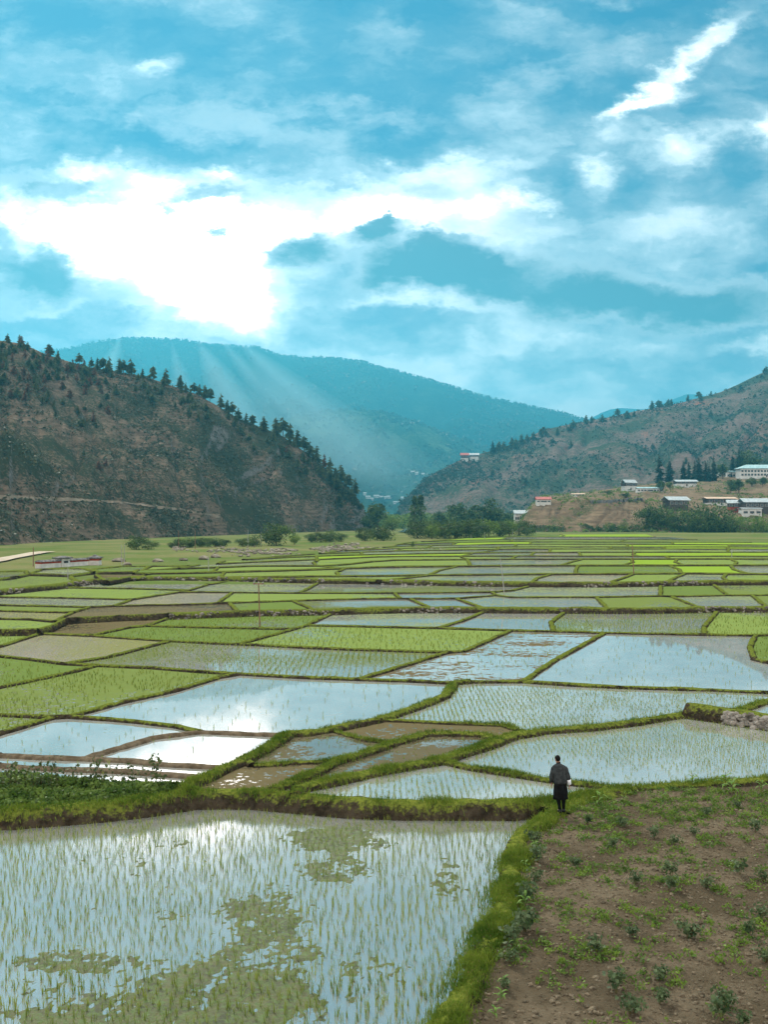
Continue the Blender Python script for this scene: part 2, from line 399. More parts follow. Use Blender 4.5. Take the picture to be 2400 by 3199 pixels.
# ------------------------------------------------------------------ hills
class Surf:
    """hill surface: control columns [(sx, [(D, sy), ...])], every column with the same number of rows"""
    def __init__(s, cols, amp, freq, back=300, expo=1.0, gul=0.0, gfreq=.01, seed=0.0):
        s.cols, s.amp, s.freq, s.back, s.expo, s.gul, s.gf, s.seed = cols, amp, freq, back, expo, gul, gfreq, seed
        s.k = len(cols[0][1])
    def pos(s, sx, t):
        prof = []
        for j in range(s.k):
            D = interp([(c[0], c[1][j][0]) for c in s.cols], sx)
            z = interp([(c[0], CAM + (YH - c[1][j][1]) / F * c[1][j][0]) for c in s.cols], sx)
            prof.append((D, z))
        if t <= 1:
            q = t * (s.k - 1); j = min(int(q), s.k - 2); f = q - j
            D = lerp(prof[j][0], prof[j+1][0], f)
            fz = f ** s.expo if s.k == 2 else f
            z = lerp(prof[j][1], prof[j+1][1], fz)
        else:
            D = prof[-1][0] + s.back * (t - 1)
            z = prof[-1][1] - (prof[-1][1] + 20) * (t - 1) ** 1.15 * .9
        x = (sx - CX) / F * D
        e = max(0.0, math.sin(math.pi * min(max(t, 0), 1))) ** .7
        hs = min(1.0, max(prof[-1][1] - 4, 1) / (s.amp * 5))
        h = hs * s.amp * fbm(x * s.freq + s.seed, D * s.freq, z * s.freq * .6, 6) * (e + .12)
        if s.gul:
            gx = (sx + 160 * noise.noise(Vector((sx * .004, t * 1.5, 4 + s.seed)))) * s.gf
            r = 1 - abs(noise.noise(Vector((gx, t * .7, s.seed)))) * 2
            r2 = 1 - abs(noise.noise(Vector((gx * 2.7, t * 1.6, s.seed + 9)))) * 2
            h -= hs * s.gul * (max(r, 0) ** 2 + .45 * max(r2, 0) ** 2) * e
        return Vector((x, D, z + h))
    def find(s, sx, sy, n=160, t0=0.0):
        best = None
        for i in range(n + 1):
            t = t0 + (1.0 - t0) * i / n; p = s.pos(sx, t); yy = YH - (p.z - CAM) / p.y * F
            if best is None or abs(yy - sy) < best[0]: best = (abs(yy - sy), t, p)
            if yy <= sy: return p, t
        return best[2], best[1]
    def mesh(s, name, mat, sx0, sx1, nu, nv, nb=10):
        V, Q = [], []
        ts = [i / nv for i in range(nv + 1)] + [1 + (i + 1) / nb for i in range(nb)]
        us = [sx0 + (sx1 - sx0) * i / nu for i in range(nu + 1)]
        for t in ts:
            for u in us: V.append(s.pos(u, t))
        n = len(us)
        for j in range(len(ts) - 1):
            for i in range(nu): Q.append((j*n+i, j*n+i+1, (j+1)*n+i+1, (j+1)*n+i))
        return link(name, mesh_np(name, [tuple(v) for v in V], Q, True), mat, kind='structure')

LH = Surf([(sx, [(fd, fs), (rd, rs)]) for sx, fd, fs, rd, rs in [
    (-900, 120, 1740, 420, 930), (-300, 220, 1735, 520, 985), (0, 300, 1722, 560, 1062), (72, 318, 1716, 570, 1072), (145, 335, 1712, 580, 1104), (260, 362, 1706, 595, 1142), (360, 385, 1702, 602, 1160),
    (480, 410, 1698, 612, 1188), (620, 450, 1693, 630, 1233), (750, 490, 1688, 650, 1310), (870, 540, 1682, 665, 1355), (955, 580, 1678, 678, 1413), (1040, 620, 1674, 690, 1478),
    (1105, 655, 1671, 702, 1536), (1135, 675, 1670, 712, 1587), (1158, 690, 1669, 716, 1636), (1180, 700, 1669, 720, 1668)]], 9, .016, 260, .92, 5.5, .011, 1.0)
RH = Surf([(sx, [(fd, fs), (rd, rs)]) for sx, fd, fs, rd, rs in [
    (1225, 1380, 1650, 1400, 1650), (1252, 1370, 1650, 1420, 1568), (1287, 1350, 1650, 1460, 1540), (1330, 1330, 1650, 1500, 1497), (1388, 1300, 1650, 1550, 1461), (1446, 1280, 1650, 1600, 1432), (1532, 1240, 1650, 1680, 1411),
    (1619, 1200, 1650, 1740, 1382), (1706, 1170, 1650, 1790, 1338), (1793, 1140, 1650, 1820, 1324), (1880, 1110, 1650, 1850, 1309), (2024, 1080, 1650, 1890, 1281), (2140, 1050, 1650, 1920, 1256), (2256, 1020, 1650, 1950, 1223),
    (2400, 1000, 1650, 1980, 1158), (2700, 950, 1650, 2000, 1030), (3300, 900, 1650, 2000, 950)]], 20, .0045, 700, .95, 15, .009, 5.0)
BL = Surf([(sx, [(a, b), (c_, d), (e, f), (h, i)]) for sx, a, b, c_, d, e, f, h, i in [
    (1590, 560, 1698, 600, 1668, 640, 1664, 950, 1655), (1640, 560, 1696, 600, 1655, 640, 1612, 950, 1600), (1665, 560, 1694, 600, 1646, 640, 1578, 950, 1575), (1700, 560, 1694, 600, 1642, 635, 1563, 950, 1550), (1800, 560, 1694, 600, 1640, 635, 1562, 950, 1540),
    (1900, 560, 1694, 600, 1638, 640, 1560, 950, 1528), (2000, 560, 1694, 595, 1640, 655, 1578, 950, 1515), (2200, 560, 1696, 590, 1645, 665, 1588, 950, 1492), (2400, 540, 1700, 590, 1650, 665, 1598, 950, 1485), (2800, 500, 1706, 590, 1655, 660, 1600, 950, 1460), (3200, 480, 1706, 590, 1655, 660, 1600, 950, 1440)]],
    3.0, .03, 300, 1.0, 2.2, .03, 12.0)
FM = Surf([(sx, [(3600, 1630), (6500, y)]) for sx, y in [(-1500, 1250), (-500, 1170), (0, 1120), (217, 1091), (303, 1073), (390, 1064), (477, 1060), (564, 1063), (650, 1077), (810, 1099), (880, 1117), (925, 1117), (1012, 1118), (1128, 1135), (1243, 1164), (1373, 1200), (1504, 1236), (1634, 1265), (1735, 1287), (1825, 1313), (2000, 1400), (2300, 1500), (2800, 1600)]], 190, .0011, 2500, .9, 150, .006, 21.0)
SP = Surf([(sx, [(2700, 1640), (4600, y)]) for sx, y in [(-200, 1640), (300, 1560), (600, 1455), (800, 1350), (925, 1294), (1012, 1287), (1100, 1284), (1200, 1291), (1300, 1323), (1417, 1366), (1504, 1395), (1600, 1440), (1750, 1520), (1900, 1600), (2100, 1640)]], 90, .0016, 1400, 1.1, 80, .008, 31.0)
XM = Surf([(sx, [(7600, 1600), (9000, y)]) for sx, y in [(1400, 1560), (1600, 1450), (1836, 1312), (1894, 1282), (1930, 1274), (2024, 1278), (2150, 1230), (2400, 1260), (3000, 1350)]], 200, .0006,  700, 1.0, 0, .01, 41.0)

mL = hillmat('dry_hillside', (.075, .057, .042), (.205, .155, .112), (.034, .043, .025), .10, .97, None, (.085, .082, .078))
mR = hillmat('bare_red_hillside', (.125, .088, .076), (.205, .155, .132), (.045, .068, .042), .035, .98, (.30, .13, .085), None)
mB = hillmat('eroded_bluff', (.12, .085, .055), (.245, .18, .115), (.06, .085, .03), .12, 1.10, None, (.13, .10, .075))
mF = hillmat('forested_mountain', (.045, .075, .04), (.014, .034, .018), (.009, .026, .014), .010, .95, None, None)
mS = hillmat('wooded_spur', (.10, .14, .07), (.035, .065, .03), (.02, .045, .02), .012, .98, None, None)
LH.mesh('hill', mL, -900, 1180, 300, 120)
RH.mesh('hill', mR, 1225, 3300, 240, 110)
BL.mesh('terrace', mB, 1590, 3200, 260, 60)
FM.mesh('mountain', mF, -1500, 2800, 220, 70)
SP.mesh('mountain', mS, -200, 2100, 180, 60)
XM.mesh('mountain', mF, 1400, 3000, 60, 20)
# ------------------------------------------------------------------ paddies
MUD = (.075, .06, .036); SILT = (.17, .175, .16)
STY = {
 'clear':  paddymat('water_clear', .05, (.10,.14,.04), (.08,.10,.03), SILT, .02, 5, .12, 5.0, .35),
 'sparse': paddymat('water_sparse', .20, (.15,.20,.08), (.12,.15,.06), SILT, .07, 5, .14, 4.5, .5),
 'pale':   paddymat('water_pale', .44, (.19,.23,.11), (.15,.18,.08), SILT, .09, 5, .10, 4.0, .6),
 'green':  paddymat('rice_green', .74, (.12,.175,.045), (.095,.135,.035), SILT, .06, 3.2, .07, 2.2, 1.35, .6),
 'olive':  paddymat('rice_olive', .80, (.14,.185,.055), (.11,.145,.04), SILT, .06, 3.2, .07, 2.2, 1.35, .6),
 'fresh':  paddymat('rice_fresh', .74, (.165,.225,.06), (.135,.185,.05), SILT, .08, 3.2, .06, 2.2, 1.3, .6),
 'lime':   paddymat('rice_lime', .96, (.20,.30,.035), (.16,.25,.03), MUD, .1, 6, .05, 1.5, .3, .6),
 'mud':    paddymat('mud_wet', .72, (.13,.105,.055), (.085,.075,.04), (.06,.05,.03), .05, 4, .16, 1.6, .9),
 'milky':  paddymat('water_milky', .28, (.22,.22,.13), (.18,.18,.10), (.24,.22,.18), .10, 6, .05, 1.9, .9, .5),
 'streak': paddymat('water_streaked', .34, (.13,.10,.055), (.09,.075,.04), SILT, .03, 2.2, .10, 4.5, 1.3, 3.0),
}
PV = {}
def pv_(name, sx, sy, z): PV[name] = (sx, sy, z)
for n, sx, sy in [
 ('v1',0,2022),('vl1',-420,2110),('v2',115,1985),('v3',159,1972),('v4',202,1950),('v5',240,1947),('v6',370,1940),('v7',525,1934),('v8',800,1924),('k2',742,1926),('i3',985,1921),('v9',1036,1920),('v10',1240,1914),('i2',1347,1914),
 ('v11',1512,1914),('v12',1600,1915),('v13',1764,1915),('i4',1899,1916),('v14',2000,1916),('i5',2190,1913),('v15',2241,1912),('v16',2400,1912),('vr16',2800,1912),
 ('v18',0,1986),('vl18',-420,2000),
 ('v20',135,1983),('v21',289,1989),('v22',434,1999),('v23',532,2005),('v24',675,2013),('v39',740,2016),('v25',800,2018),('v26',993,2028),('v27',1186,2035),('v28',1398,2041),('v29',1446,2038),('v30',1499,2016),('v31',1552,1992),('v32',1597,1972),
 ('w1',284,1988),('w2',395,1964),('v33',453,1958),('v34',578,1961),('v35',800,1966),('v36',916,1968),('v37',958,1956),('v38',990,1940),('v40',800,2000),('v41',1137,1960),('v42',1367,1965),('v43',1446,1941),
 ('v45',1722,1946),('v47',1730,1975),('v48',1889,1980),('v46',2200,1962),('v49',2202,1986),('v50',2361,1988),('v51',2400,1987),('vr51',2800,1990),('v52',2344,2022),('v53',2357,2062),('v54',2400,2073),('vr54',2800,2110),
 ('v55',1802,2028),('v56',1735,2064),('v57',1672,2107),('v58',1634,2133),
 ('v60',0,2053),('vl60',-420,2030),('v61',96,2063),('v62',200,2077),('v63',299,2082),('v64',482,2090),('v65',627,2102),('v66',747,2109),('v67',945,2120),('v68',1118,2126),('v69',1282,2131),('v70',1420,2138),('v130',1470,2134),
 ('v131',1745,2141),('v132',1937,2151),('v133',2226,2159),('v134',2400,2167),('vr134',2800,2185),
 ('v71',337,2056),('v72',434,2030),('v73',231,2101),('v74',0,2150),('vl74',-420,2240),('v75',680,2120),('v76',550,2160),('v77',386,2196),('v78',212,2243),
 ('v80',0,2237),('vl80',-420,2228),('v82',337,2251),('v83',434,2259),('v84',554,2273),('v85',627,2290),('v86',800,2297),('v87',900,2300),('v88',0,2295),('vl88',-420,2420),('v81',164,2246),
 ('v89',482,2309),('v90',361,2343),('v91',262,2375),('v92',0,2364),('vl92',-420,2350),('v93',120,2371),('v94',386,2380),('v95',520,2393),('v96',715,2402),
 ('v97',0,2396),('vl97',-420,2385),('v98',193,2408),('v99',386,2415),('v100',655,2434),('v123',0,2427),('vl123',-420,2415),('v124',193,2444),('v125',386,2458),('v108',560,2474),
 ('v101',1393,2179),('v102',1282,2222),('v103',1186,2253),('v104',1035,2284),('v105',954,2297),('v106',829,2350),('v107',770,2380),
 ('w0l',-420,2570),('v110',0,2543),('v111',145,2533),('v112',337,2519),('v113',482,2502),('v114',602,2485),('v115',723,2482),('v116',800,2483),('v117',930,2494),('v118',1089,2508),('v119',1234,2514),('v120',1427,2513),('v121',1600,2514),('v122',1740,2508),
 ('q1',1137,2314),('q2',1234,2326),('q3',1186,2343),('q4',1099,2372),('q5',1060,2383),('q6',920,2387),('q7',790,2396),('q8',1282,2311),('q9',1325,2299),('q10',1378,2296),('q11',1499,2299),('q12',1550,2312),
 ('q13',1282,2256),('q14',1427,2263),('q15',1571,2268),('q16',1640,2290),('q17',993,2418),('q18',920,2448),('q19',850,2474),
 ('p1',1600,2306),('p2',1499,2343),('p3',1378,2383),('p4',1234,2410),('p5',1089,2439),('p6',930,2474),('p7',1696,2290),('p8',1841,2281),('p9',1986,2263),('p10',2106,2244),('p11',2149,2238),('p12',2251,2252),('p13',2400,2274),('pr13',2800,2320),
 ('p14',2251,2236),('p15',2323,2220),('p16',2400,2193),('pr16',2800,2130),('p17',1475,2405),('p18',1600,2424),('p19',1720,2443),('p20',1841,2457),('p21',1960,2470),('p22',1830,2490),('p23',2010,2468),('p24',2130,2457),('p25',2275,2448),('p26',2400,2439),('pr26',2800,2410)]:
    pv_(n, sx, sy, Z1)
FACES = []     # (style, level, [vertex names])
def face(st, *vs, z=None): FACES.append((st, z, list(vs)))
face('fresh','v18','v2','v1','vl1','vl18')
face('milky2','v1','v2','v20','v21','v22','v23','v72','v71','v62','v61','v60','vl60','vl1')
face('mud','v2','v3','v4','v5','v6','v7','v33','w2','w1','v21','v20')
face('green','v33','v7','k2','v8','i3','v9','v38','v37','v36','v35','v34')
face('green','w1','w2','v33','v34','v35','v36','v40','v39','v24','v23','v22','v21')
face('fresh','v36','v37','v41','v42','v32','v31','v30','v29','v28','v27','v26','v25','v39','v40')
face('pale','v37','v38','v9','v10','i2','v11','v43','v42','v41')
face('clear','v11','v12','v13','v45','v47','v32','v42','v43')
face('greenwater','v13','i4','v14','i5','v15','v46','v49','v48','v47','v45')
face('fresh','v15','v16','vr16','vr51','v51','v50','v49','v46')
face('greenclear','v62','v71','v72','v23','v24','v39','v25','v26','v27','v28','v68','v67','v66','v65','v64','v63')
face('streak','v28','v29','v30','v31','v32','v47','v48','v55','v56','v57','v58','v130','v70','v69','v68')
face('clear','v48','v49','v50','v52','v53','v54','vr54','vr134','v134','v133','v132','v131','v58','v57','v56','v55')
face('green','v50','v51','vr51','vr54','v54','v53','v52')
face('green','v60','v61','v62','v63','v73','v74','vl74','vl60')
face('olive','v74','v73','v63','v64','v65','v66','v75','v76','v77','v78','v81','v80','vl80','vl74')
face('clear','v66','v67','v68','v69','v70','v101','v102','v103','v104','v105','v87','v86','v85','v84','v83','v82','v78','v77','v76','v75')
face('olive','v80','v81','v88','vl88','vl80')
face('clear','v81','v78','v82','v83','v84','v85','v89','v90','v91','v93','v92','vl92','vl88','v88')
face('clear','v85','v86','v87','v106','v107','v96','v95','v94','v91','v90','v89')
face('clear','v92','v93','v91','v94','v95','v96','v100','v99','v98','v97','vl97','vl92')
face('clear','v97','v98','v99','v100','v108','v125','v124','v123','vl123','vl97')
face('soil','v123','v124','v125','v108','v114','v113','v112','v111','v110','w0l','vl123')
face('mudwater','v105','v104','q1','q2','q3','q4','q5','q6','q7','v107','v106','v87')
face('mud','v104','v103','q13','q14','q15','q16','q12','q11','q10','q9','q8','q2','q1')
face('mud','q7','q6','q5','q17','q18','q19','v116','v115','v114','v108','v100','v96','v107')
face('mudwater','q2','q8','q9','q10','q11','q12','q16','p1','p2','p3','p4','p5','p6','q19','q18','q17','q5','q4','q3')
face('sparse','v101','v70','v130','v58','v131','v132','v133','v134','vr134','pr16','p16','p15','p14','p11','p10','p9','p8','p7','p1','q16','q15','q14','q13','v103','v102')
face('clear','p14','p15','p16','pr16','pr13','p13','p12','p11')
face('sparse2','p1','p7','p8','p9','p10','p11','p12','p13','pr13','pr26','p26','p25','p24','p23','p21','p20','p19','p18','p17','p3','p2')
face('sparse2','p3','p17','p18','p19','p20','p21','p22','v122','v121','v120','v119','v118','v117','p6','p5','p4')
face('soil','p6','v117','v116','q19')
STY['milky2'] = paddymat('rice_yellowed', .62, (.18,.19,.07), (.14,.15,.05), (.24,.22,.18), .07, 6, .05, 2.2, 1.2, .5)
STY['greenwater'] = paddymat('water_greenish', .45, (.13,.18,.05), (.10,.13,.04), SILT, .03, 6, .07, 2.2, .9)
STY['greenclear'] = paddymat('rice_thinning', .46, (.12,.15,.05), (.095,.115,.035), SILT, .03, 6, .04, 4.0, 1.5)
STY['sparse2'] = paddymat('water_seedlings', .10, (.12,.15,.06), (.10,.12,.05), SILT, .07, 5, .14, 5.0, .5)
STY['mudwater'] = paddymat('mud_shallow', .60, (.115,.10,.06), (.08,.075,.045), (.06,.05,.03), .03, 4, .22, 1.8, 1.2)
STY['soil'] = varied('bare_soil', (.12,.095,.06), (.19,.15,.10), 2.0, .95, .1, .6, 5)

# middle terrace, between the two stone risers
for n, sx, sy in [('bl0',-420,1890),('b0',0,1858),('b1',96,1848),('b2',195,1838),('b3',250,1829),('b4',361,1818),('b5',506,1815),('b6',720,1817),('b7',800,1819),('e5',993,1823),('b9',1157,1824),('b10',1412,1830),('e9',1655,1833),('b13',1889,1834),('b14',2065,1831),('b15',2231,1828),('b16',2400,1827),('br16',2800,1824),
 ('c2',410,1841),('c3',590,1846),('c4',645,1829),('dl1',-420,1880),('d1',0,1868),('d2',193,1870),('d3',412,1875),('d4',482,1864),('d5',554,1853),
 ('e1',627,1852),('e2',725,1853),('e0',800,1854),('e3',930,1855),('e4',960,1842),('e6',1234,1855),('e7',1538,1852),('e8',1600,1847),
 ('f1',352,1896),('f2',578,1891),('f3',678,1887),('k1',718,1886),('f4',800,1883),('f5',916,1879),('f6',1137,1873),('f7',1253,1872),('g0',1282,1873),('g2',1427,1872),('g1',1550,1862),('g3',1600,1868),('g9',1865,1868),('g5',2064,1864),('g6',2101,1866),('g7',2275,1862),('g10',2352,1862),('g8',2400,1861),('gr8',2800,1858),
 ('jl1',-420,1895),('j1',0,1893),('j2',280,1899),('jl3',-420,1925),('j3',0,1911),('j4',225,1916),('jl5',-420,1945),('j5',0,1936),('j6',96,1938),('j7',168,1945)]:
    pv_(n, sx, sy, Z2)
face('pale','b2','b3','b4','b5','b6','c4','c3','c2')
face('fresh','b0','b1','b2','c2','c3','d5','d4','d3','d2','d1','dl1','bl0')
face('pale','c3','c4','b6','b7','e5','e4','e3','e0','e2','e1','d5')
face('milky','d3','d4','d5','e1','e2','f3','f2','f1')
face('fresh','e2','e0','e3','e6','f7','f6','f5','f4','k1','f3')
face('greenclear','e3','e4','e5','b9','b10','e9','e8','e7','e6')
face('sparse','e6','e7','g1','g2','g0','f7')
face('pale','e7','e8','e9','b13','b14','g5','g9','g3','g1')
face('green','b14','b15','g7','g6','g5')
face('olive','b15','b16','br16','gr8','g8','g10','g7')
face('pale','d1','d2','d3','f1','j2','j1','jl1','dl1')
face('olive','j1','j2','j4','j3','jl3','jl1')
face('milky2','j3','j4','j7','j6','j5','jl5','jl3')
face('fresh','j5','j6','j7','v4','v3','v2','v18','vl18','jl5', z=Z2)
face('mudmilky','f1','f2','f3','k1','k2','v7','v6','v5','v4','j7','j4','j2', z=Z2)
face('green','k1','f4','f5','i3','v8','k2', z=Z2)
face('greenclear','f5','f6','f7','g0','i2','v10','v9','i3', z=Z2)
face('sparse','g0','g2','v11','i2', z=Z2)
face('pale','g2','g1','g3','g9','i4','v13','v12','v11', z=Z2)
face('olive','g9','g5','g6','i5','v14','i4', z=Z2)
face('pale','g6','g7','g10','v16','v15','i5', z=Z2)
face('olive','g10','g8','gr8','vr16','v16', z=Z2)
STY['mudmilky'] = paddymat('mud_glazed', .52, (.13,.115,.065), (.10,.09,.05), (.08,.065,.04), .09, 6, .035, 2.0, 1.6)

def vxy(n, z=None):
    sx, sy, zz = PV[n]
    return at(sx, sy, zz)
def add_poly(st, pts, z, nm=None):
    pts = [Vector((p.x, p.y, z)) for p in pts]
    tris = tessellate_polygon([pts])
    me = bpy.data.meshes.new('rice_paddy'); me.from_pydata([tuple(p) for p in pts], [], [t for t in tris]); me.update()
    bm = bmesh.new(); bm.from_mesh(me); bmesh.ops.recalc_face_normals(bm, faces=bm.faces)
    for f_ in bm.faces:
        if f_.normal.z < 0: f_.normal_flip()
    bm.to_mesh(me); bm.free()
    nm = nm or ('soil_bed' if st == 'soil' else 'paddy_water')
    return link(nm, me, STY[st], kind='structure')
EDGES = {}
POLYS = []
for st, z, vs in FACES:
    zl = z if z is not None else PV[vs[0]][2]
    pts = [vxy(n) for n in vs]
    add_poly(st, pts, zl + (.012 if st == 'soil' else 0))
    POLYS.append((st, zl, [(p.x, p.y) for p in pts]))
    for a, b in zip(vs, vs[1:] + vs[:1]):
        EDGES.setdefault(tuple(sorted((a, b))), []).append(zl)

# ------------------------------------------------------------------ banks
mBank, nt, out = newmat('bank_earth_and_grass'); g = N(nt); p = g.pos()
gn = g.noise(p, .45, 5, .7); fn = g.noise(p, 6, 4, .7)
dirt = g.mix(g.mr(g.noise(p, 2.5, 5, .7), .35, .65), (.020, .016, .011), (.055, .044, .030))
grs = g.mix(g.mr(fn, .3, .7), (.055, .08, .012), (.145, .17, .03))
gm = g.mr(g.math('ADD', g.nz(), g.math('MULTIPLY', g.math('SUBTRACT', g.math('ADD', gn, fn), 1.0), 1.3)), .55, .9)
nt.links.new(g.diff(g.mix(gm, dirt, grs), g.bump(g.noise(p, 5, 5, .7), .8, .12)), out.inputs[0])
mDirtBank, nt, out = newmat('bare_mud_bank'); g = N(nt); p = g.pos()
nt.links.new(g.diff(g.mix(g.mr(g.noise(p, 3, 5, .7), .35, .65), (.075, .058, .038), (.15, .12, .082)), g.bump(g.noise(p, 6, 5, .7), .8, .1)), out.inputs[0])

def bank(pts, w, zlo, zhi, crest, mat, front=None, step=None, name='earth_bank', rough=.05, wig=.12, taper=True):
    """earth bank along pts (xy): from zlo on its near side over a crest down to zhi on its far side"""
    P = []
    for a, b in zip(pts, pts[1:]):
        L = (b - a).length; st = step or max(.25, (a.y + b.y) / 2 * .008)
        n = max(1, int(L / st))
        for i in range(n): P.append(a.lerp(b, i / n))
    P.append(pts[-1].copy())
    V, Q = [], []
    n = len(P); sgn = None
    # which side is near the camera
    for i, q in enumerate(P):
        d = (P[min(i+1, n-1)] - P[max(i-1, 0)]); d = Vector((d.x, d.y, 0)).normalized()
        nr = Vector((d.y, -d.x, 0))
        if sgn is None: sgn = 1
        if nr.y * 1.0 + 0 > 0: nr_near = -nr
        else: nr_near = nr
        s_ = q.x * .7 + q.y * 1.1
        e = min(1.0, min(i, n - 1 - i) / 6.0)
        off = wig * w * 2 * noise.noise(Vector((s_ * .35, 1.7, 0))) * e
        ww = w * (1 + .25 * noise.noise(Vector((s_ * .5, 5, 0)))); c = crest * (1 + .35 * noise.noise(Vector((s_ * .6, 9, 0))))
        base = Vector((q.x, q.y, 0)) + nr_near * off
        zt = max(zlo, zhi) + c
        hl, hh = zt - zlo, zt - zhi
        prof = [(ww * .5 + hl * .55 + .05, zlo - .25), (ww * .5 + hl * .42, zlo + hl * .35), (ww * .5, zt - .18 * hl), (ww * .25, zt), (0, zt + .015), (-ww * .25, zt), (-ww * .5, zt - .2 * hh), (-ww * .5 - hh * .5 - .05, zhi - .25)]
        for k, (o_, z_) in enumerate(prof):
            jx = rough * noise.noise(Vector((s_ * 2.3 + k * 7, k * 3.1, 2))) * (1 if 0 < k < 7 else .3)
            v = base + nr_near * (o_ + jx); V.append((v.x, v.y, z_ + (rough * .8 * noise.noise(Vector((s_ * 3.1, k * 5.3, 6))) if 0 < k < 7 else 0)))
    m_ = 8
    for b_ in (0, (n - 1) * 8): Q += [(b_, b_+1, b_+6, b_+7), (b_+1, b_+2, b_+5, b_+6), (b_+2, b_+3, b_+4, b_+5)]
    for i in range(n - 1):
        for k in range(m_ - 1):
            Q.append((i*m_+k, i*m_+k+1, (i+1)*m_+k+1, (i+1)*m_+k))
    return link(name, mesh_np(name, V, Q, False), mat, kind='structure')

RIS1 = ['v7','k2','v8','i3','v9','v10','i2','v11','v12','v13','i4','v14','i5','v15','v16','vr16']
RIS2 = ['bl0','b0','b1','b2','b3','b4','b5','b6','b7','e5','b9','b10','e9','b13','b14','b15','b16','br16']
W0 = ['w0l','v110','v111','v112','v113','v114','v115','v116','v117','v118','v119','v120','v121','v122']
GB1 = ['v130','v70','v101','v102','v103','v104','v105','v87','v106','v107','v96','v100','v108','v114']
GB3 = ['q12','q11','q10','q9','q8','q2','q3','q4','q5','q17','q18','q19']
GB4 = ['p11','p10','p9','p8','p7','p1','p2','p3','p4','p5','p6','v117']
GB5 = ['q7','q6','q5']; GB6 = ['v103','q13','q14','q15','q16','p1']; GB7 = ['v104','q1','q2']; GB8 = ['p3','p17','p18','p19','p20','p21']
GRW = ['p11','p12','p13','pr13']; GB9 = ['p11','p14','p15','p16','pr16']; GB10 = ['p22','p21','p23','p24','p25','p26','pr26']
DRT = [['v85','v89','v90','v91'], ['v92','v93','v91','v94','v95','v96'], ['v97','v98','v99','v100'], ['v85','v86','v87']]
BIG = {'R1': RIS1, 'R2': RIS2, 'W0': W0}
done = set()
def mark(ch):
    for a, b in zip(ch, ch[1:]): done.add(tuple(sorted((a, b))))
def ch_pts(ch): return [vxy(n) for n in ch]
GRASSY = []
for ch, w_, cr in [(GB1, .40, .20), (GB3, .34, .15), (GB4, .45, .2), (GB5, .24, .10), (GB6, .24, .10), (GB7, .18, .08), (GB8, .26, .12), (GB9, .36, .16), (GB10, .42, .12)]:
    mark(ch); bank(ch_pts(ch), w_, Z1, Z1, cr, mBank); GRASSY.append((ch_pts(ch), w_, Z1 + cr * .8))
for ch in DRT:
    mark(ch); bank(ch_pts(ch), .34, Z1, Z1, .11, mDirtBank)
for ch in (RIS1, RIS2, W0, GRW): mark(ch)
mark(['v123','v124','v125','v108']); mark(['p6','v117']); mark(['v116','q19']); mark(['q19','p6']); mark(['v122','p22']); mark(['v123','vl123'])
for (a, b), zs in EDGES.items():
    if (a, b) in done: continue
    if all(PV[n][0] < -400 for n in (a, b)) or all(PV[n][0] > 2790 for n in (a, b)): continue
    A, B = vxy(a), vxy(b); zl, zh = min(zs), max(zs)
    far = (A.y + B.y) / 2
    bank([A, B], .20 + far * .0017, zl, zh, .12 + far * .0005, mBank, rough=.04 + far * .0003)
bank(ch_pts(W0), .55, 0.0, Z1, .12, mBank, rough=.09)
for _p in ([at(1735, 2530, .36), vxy('v122'), vxy('p22'), vxy('p21')], [at(1742, 2540, .36), at(1790, 2512, .36), at(1850, 2492, .36), at(1930, 2480, .36)]):
    bank(_p, .75, .1, Z1, .10, mBank, rough=.08); GRASSY.append((_p, .8, Z1 + .09))
GRASSY.append((ch_pts(W0), .5, Z1 + .1))

# ------------------------------------------------------------------ far rows
RL = [  # row lines, near to far
 [(330,1822),(506,1815),(720,1817),(993,1823),(1412,1830),(1655,1833),(1889,1834),(2065,1831),(2400,1827),(2800,1824)],
 [(330,1818),(420,1803),(650,1806),(1000,1802),(1200,1800),(1600,1796),(2130,1793),(2400,1795),(2800,1796)],
 [(300,1795),(600,1791),(960,1781),(1200,1772),(1427,1770),(1600,1768),(2400,1767),(2800,1767)],
 [(420,1781),(560,1778),(800,1769),(1040,1769),(1200,1751),(1600,1748),(2400,1747),(2800,1747)],
 [(600,1767),(800,1757),(1000,1749),(1200,1740),(1600,1738),(2400,1739),(2800,1740)],
 [(660,1757),(800,1747),(1000,1738),(1200,1733),(1600,1727),(2400,1726),(2800,1727)],
 [(980,1732),(1200,1723),(1600,1716),(2400,1716),(2800,1717)],
 [(1060,1722),(1250,1714),(1600,1709),(2400,1710),(2800,1711)],
 [(1180,1712),(1300,1706),(1600,1701),(2340,1703),(2600,1704)],
 [(1230,1703),(1400,1696),(1600,1693),(2280,1695),(2500,1696)],
 [(1290,1694),(1450,1688),(1600,1686),(2200,1687),(2420,1688)],
 [(1440,1682),(1600,1678),(2080,1678),(2250,1679)],
 [(1540,1674),(1700,1670),(2020,1669)]]
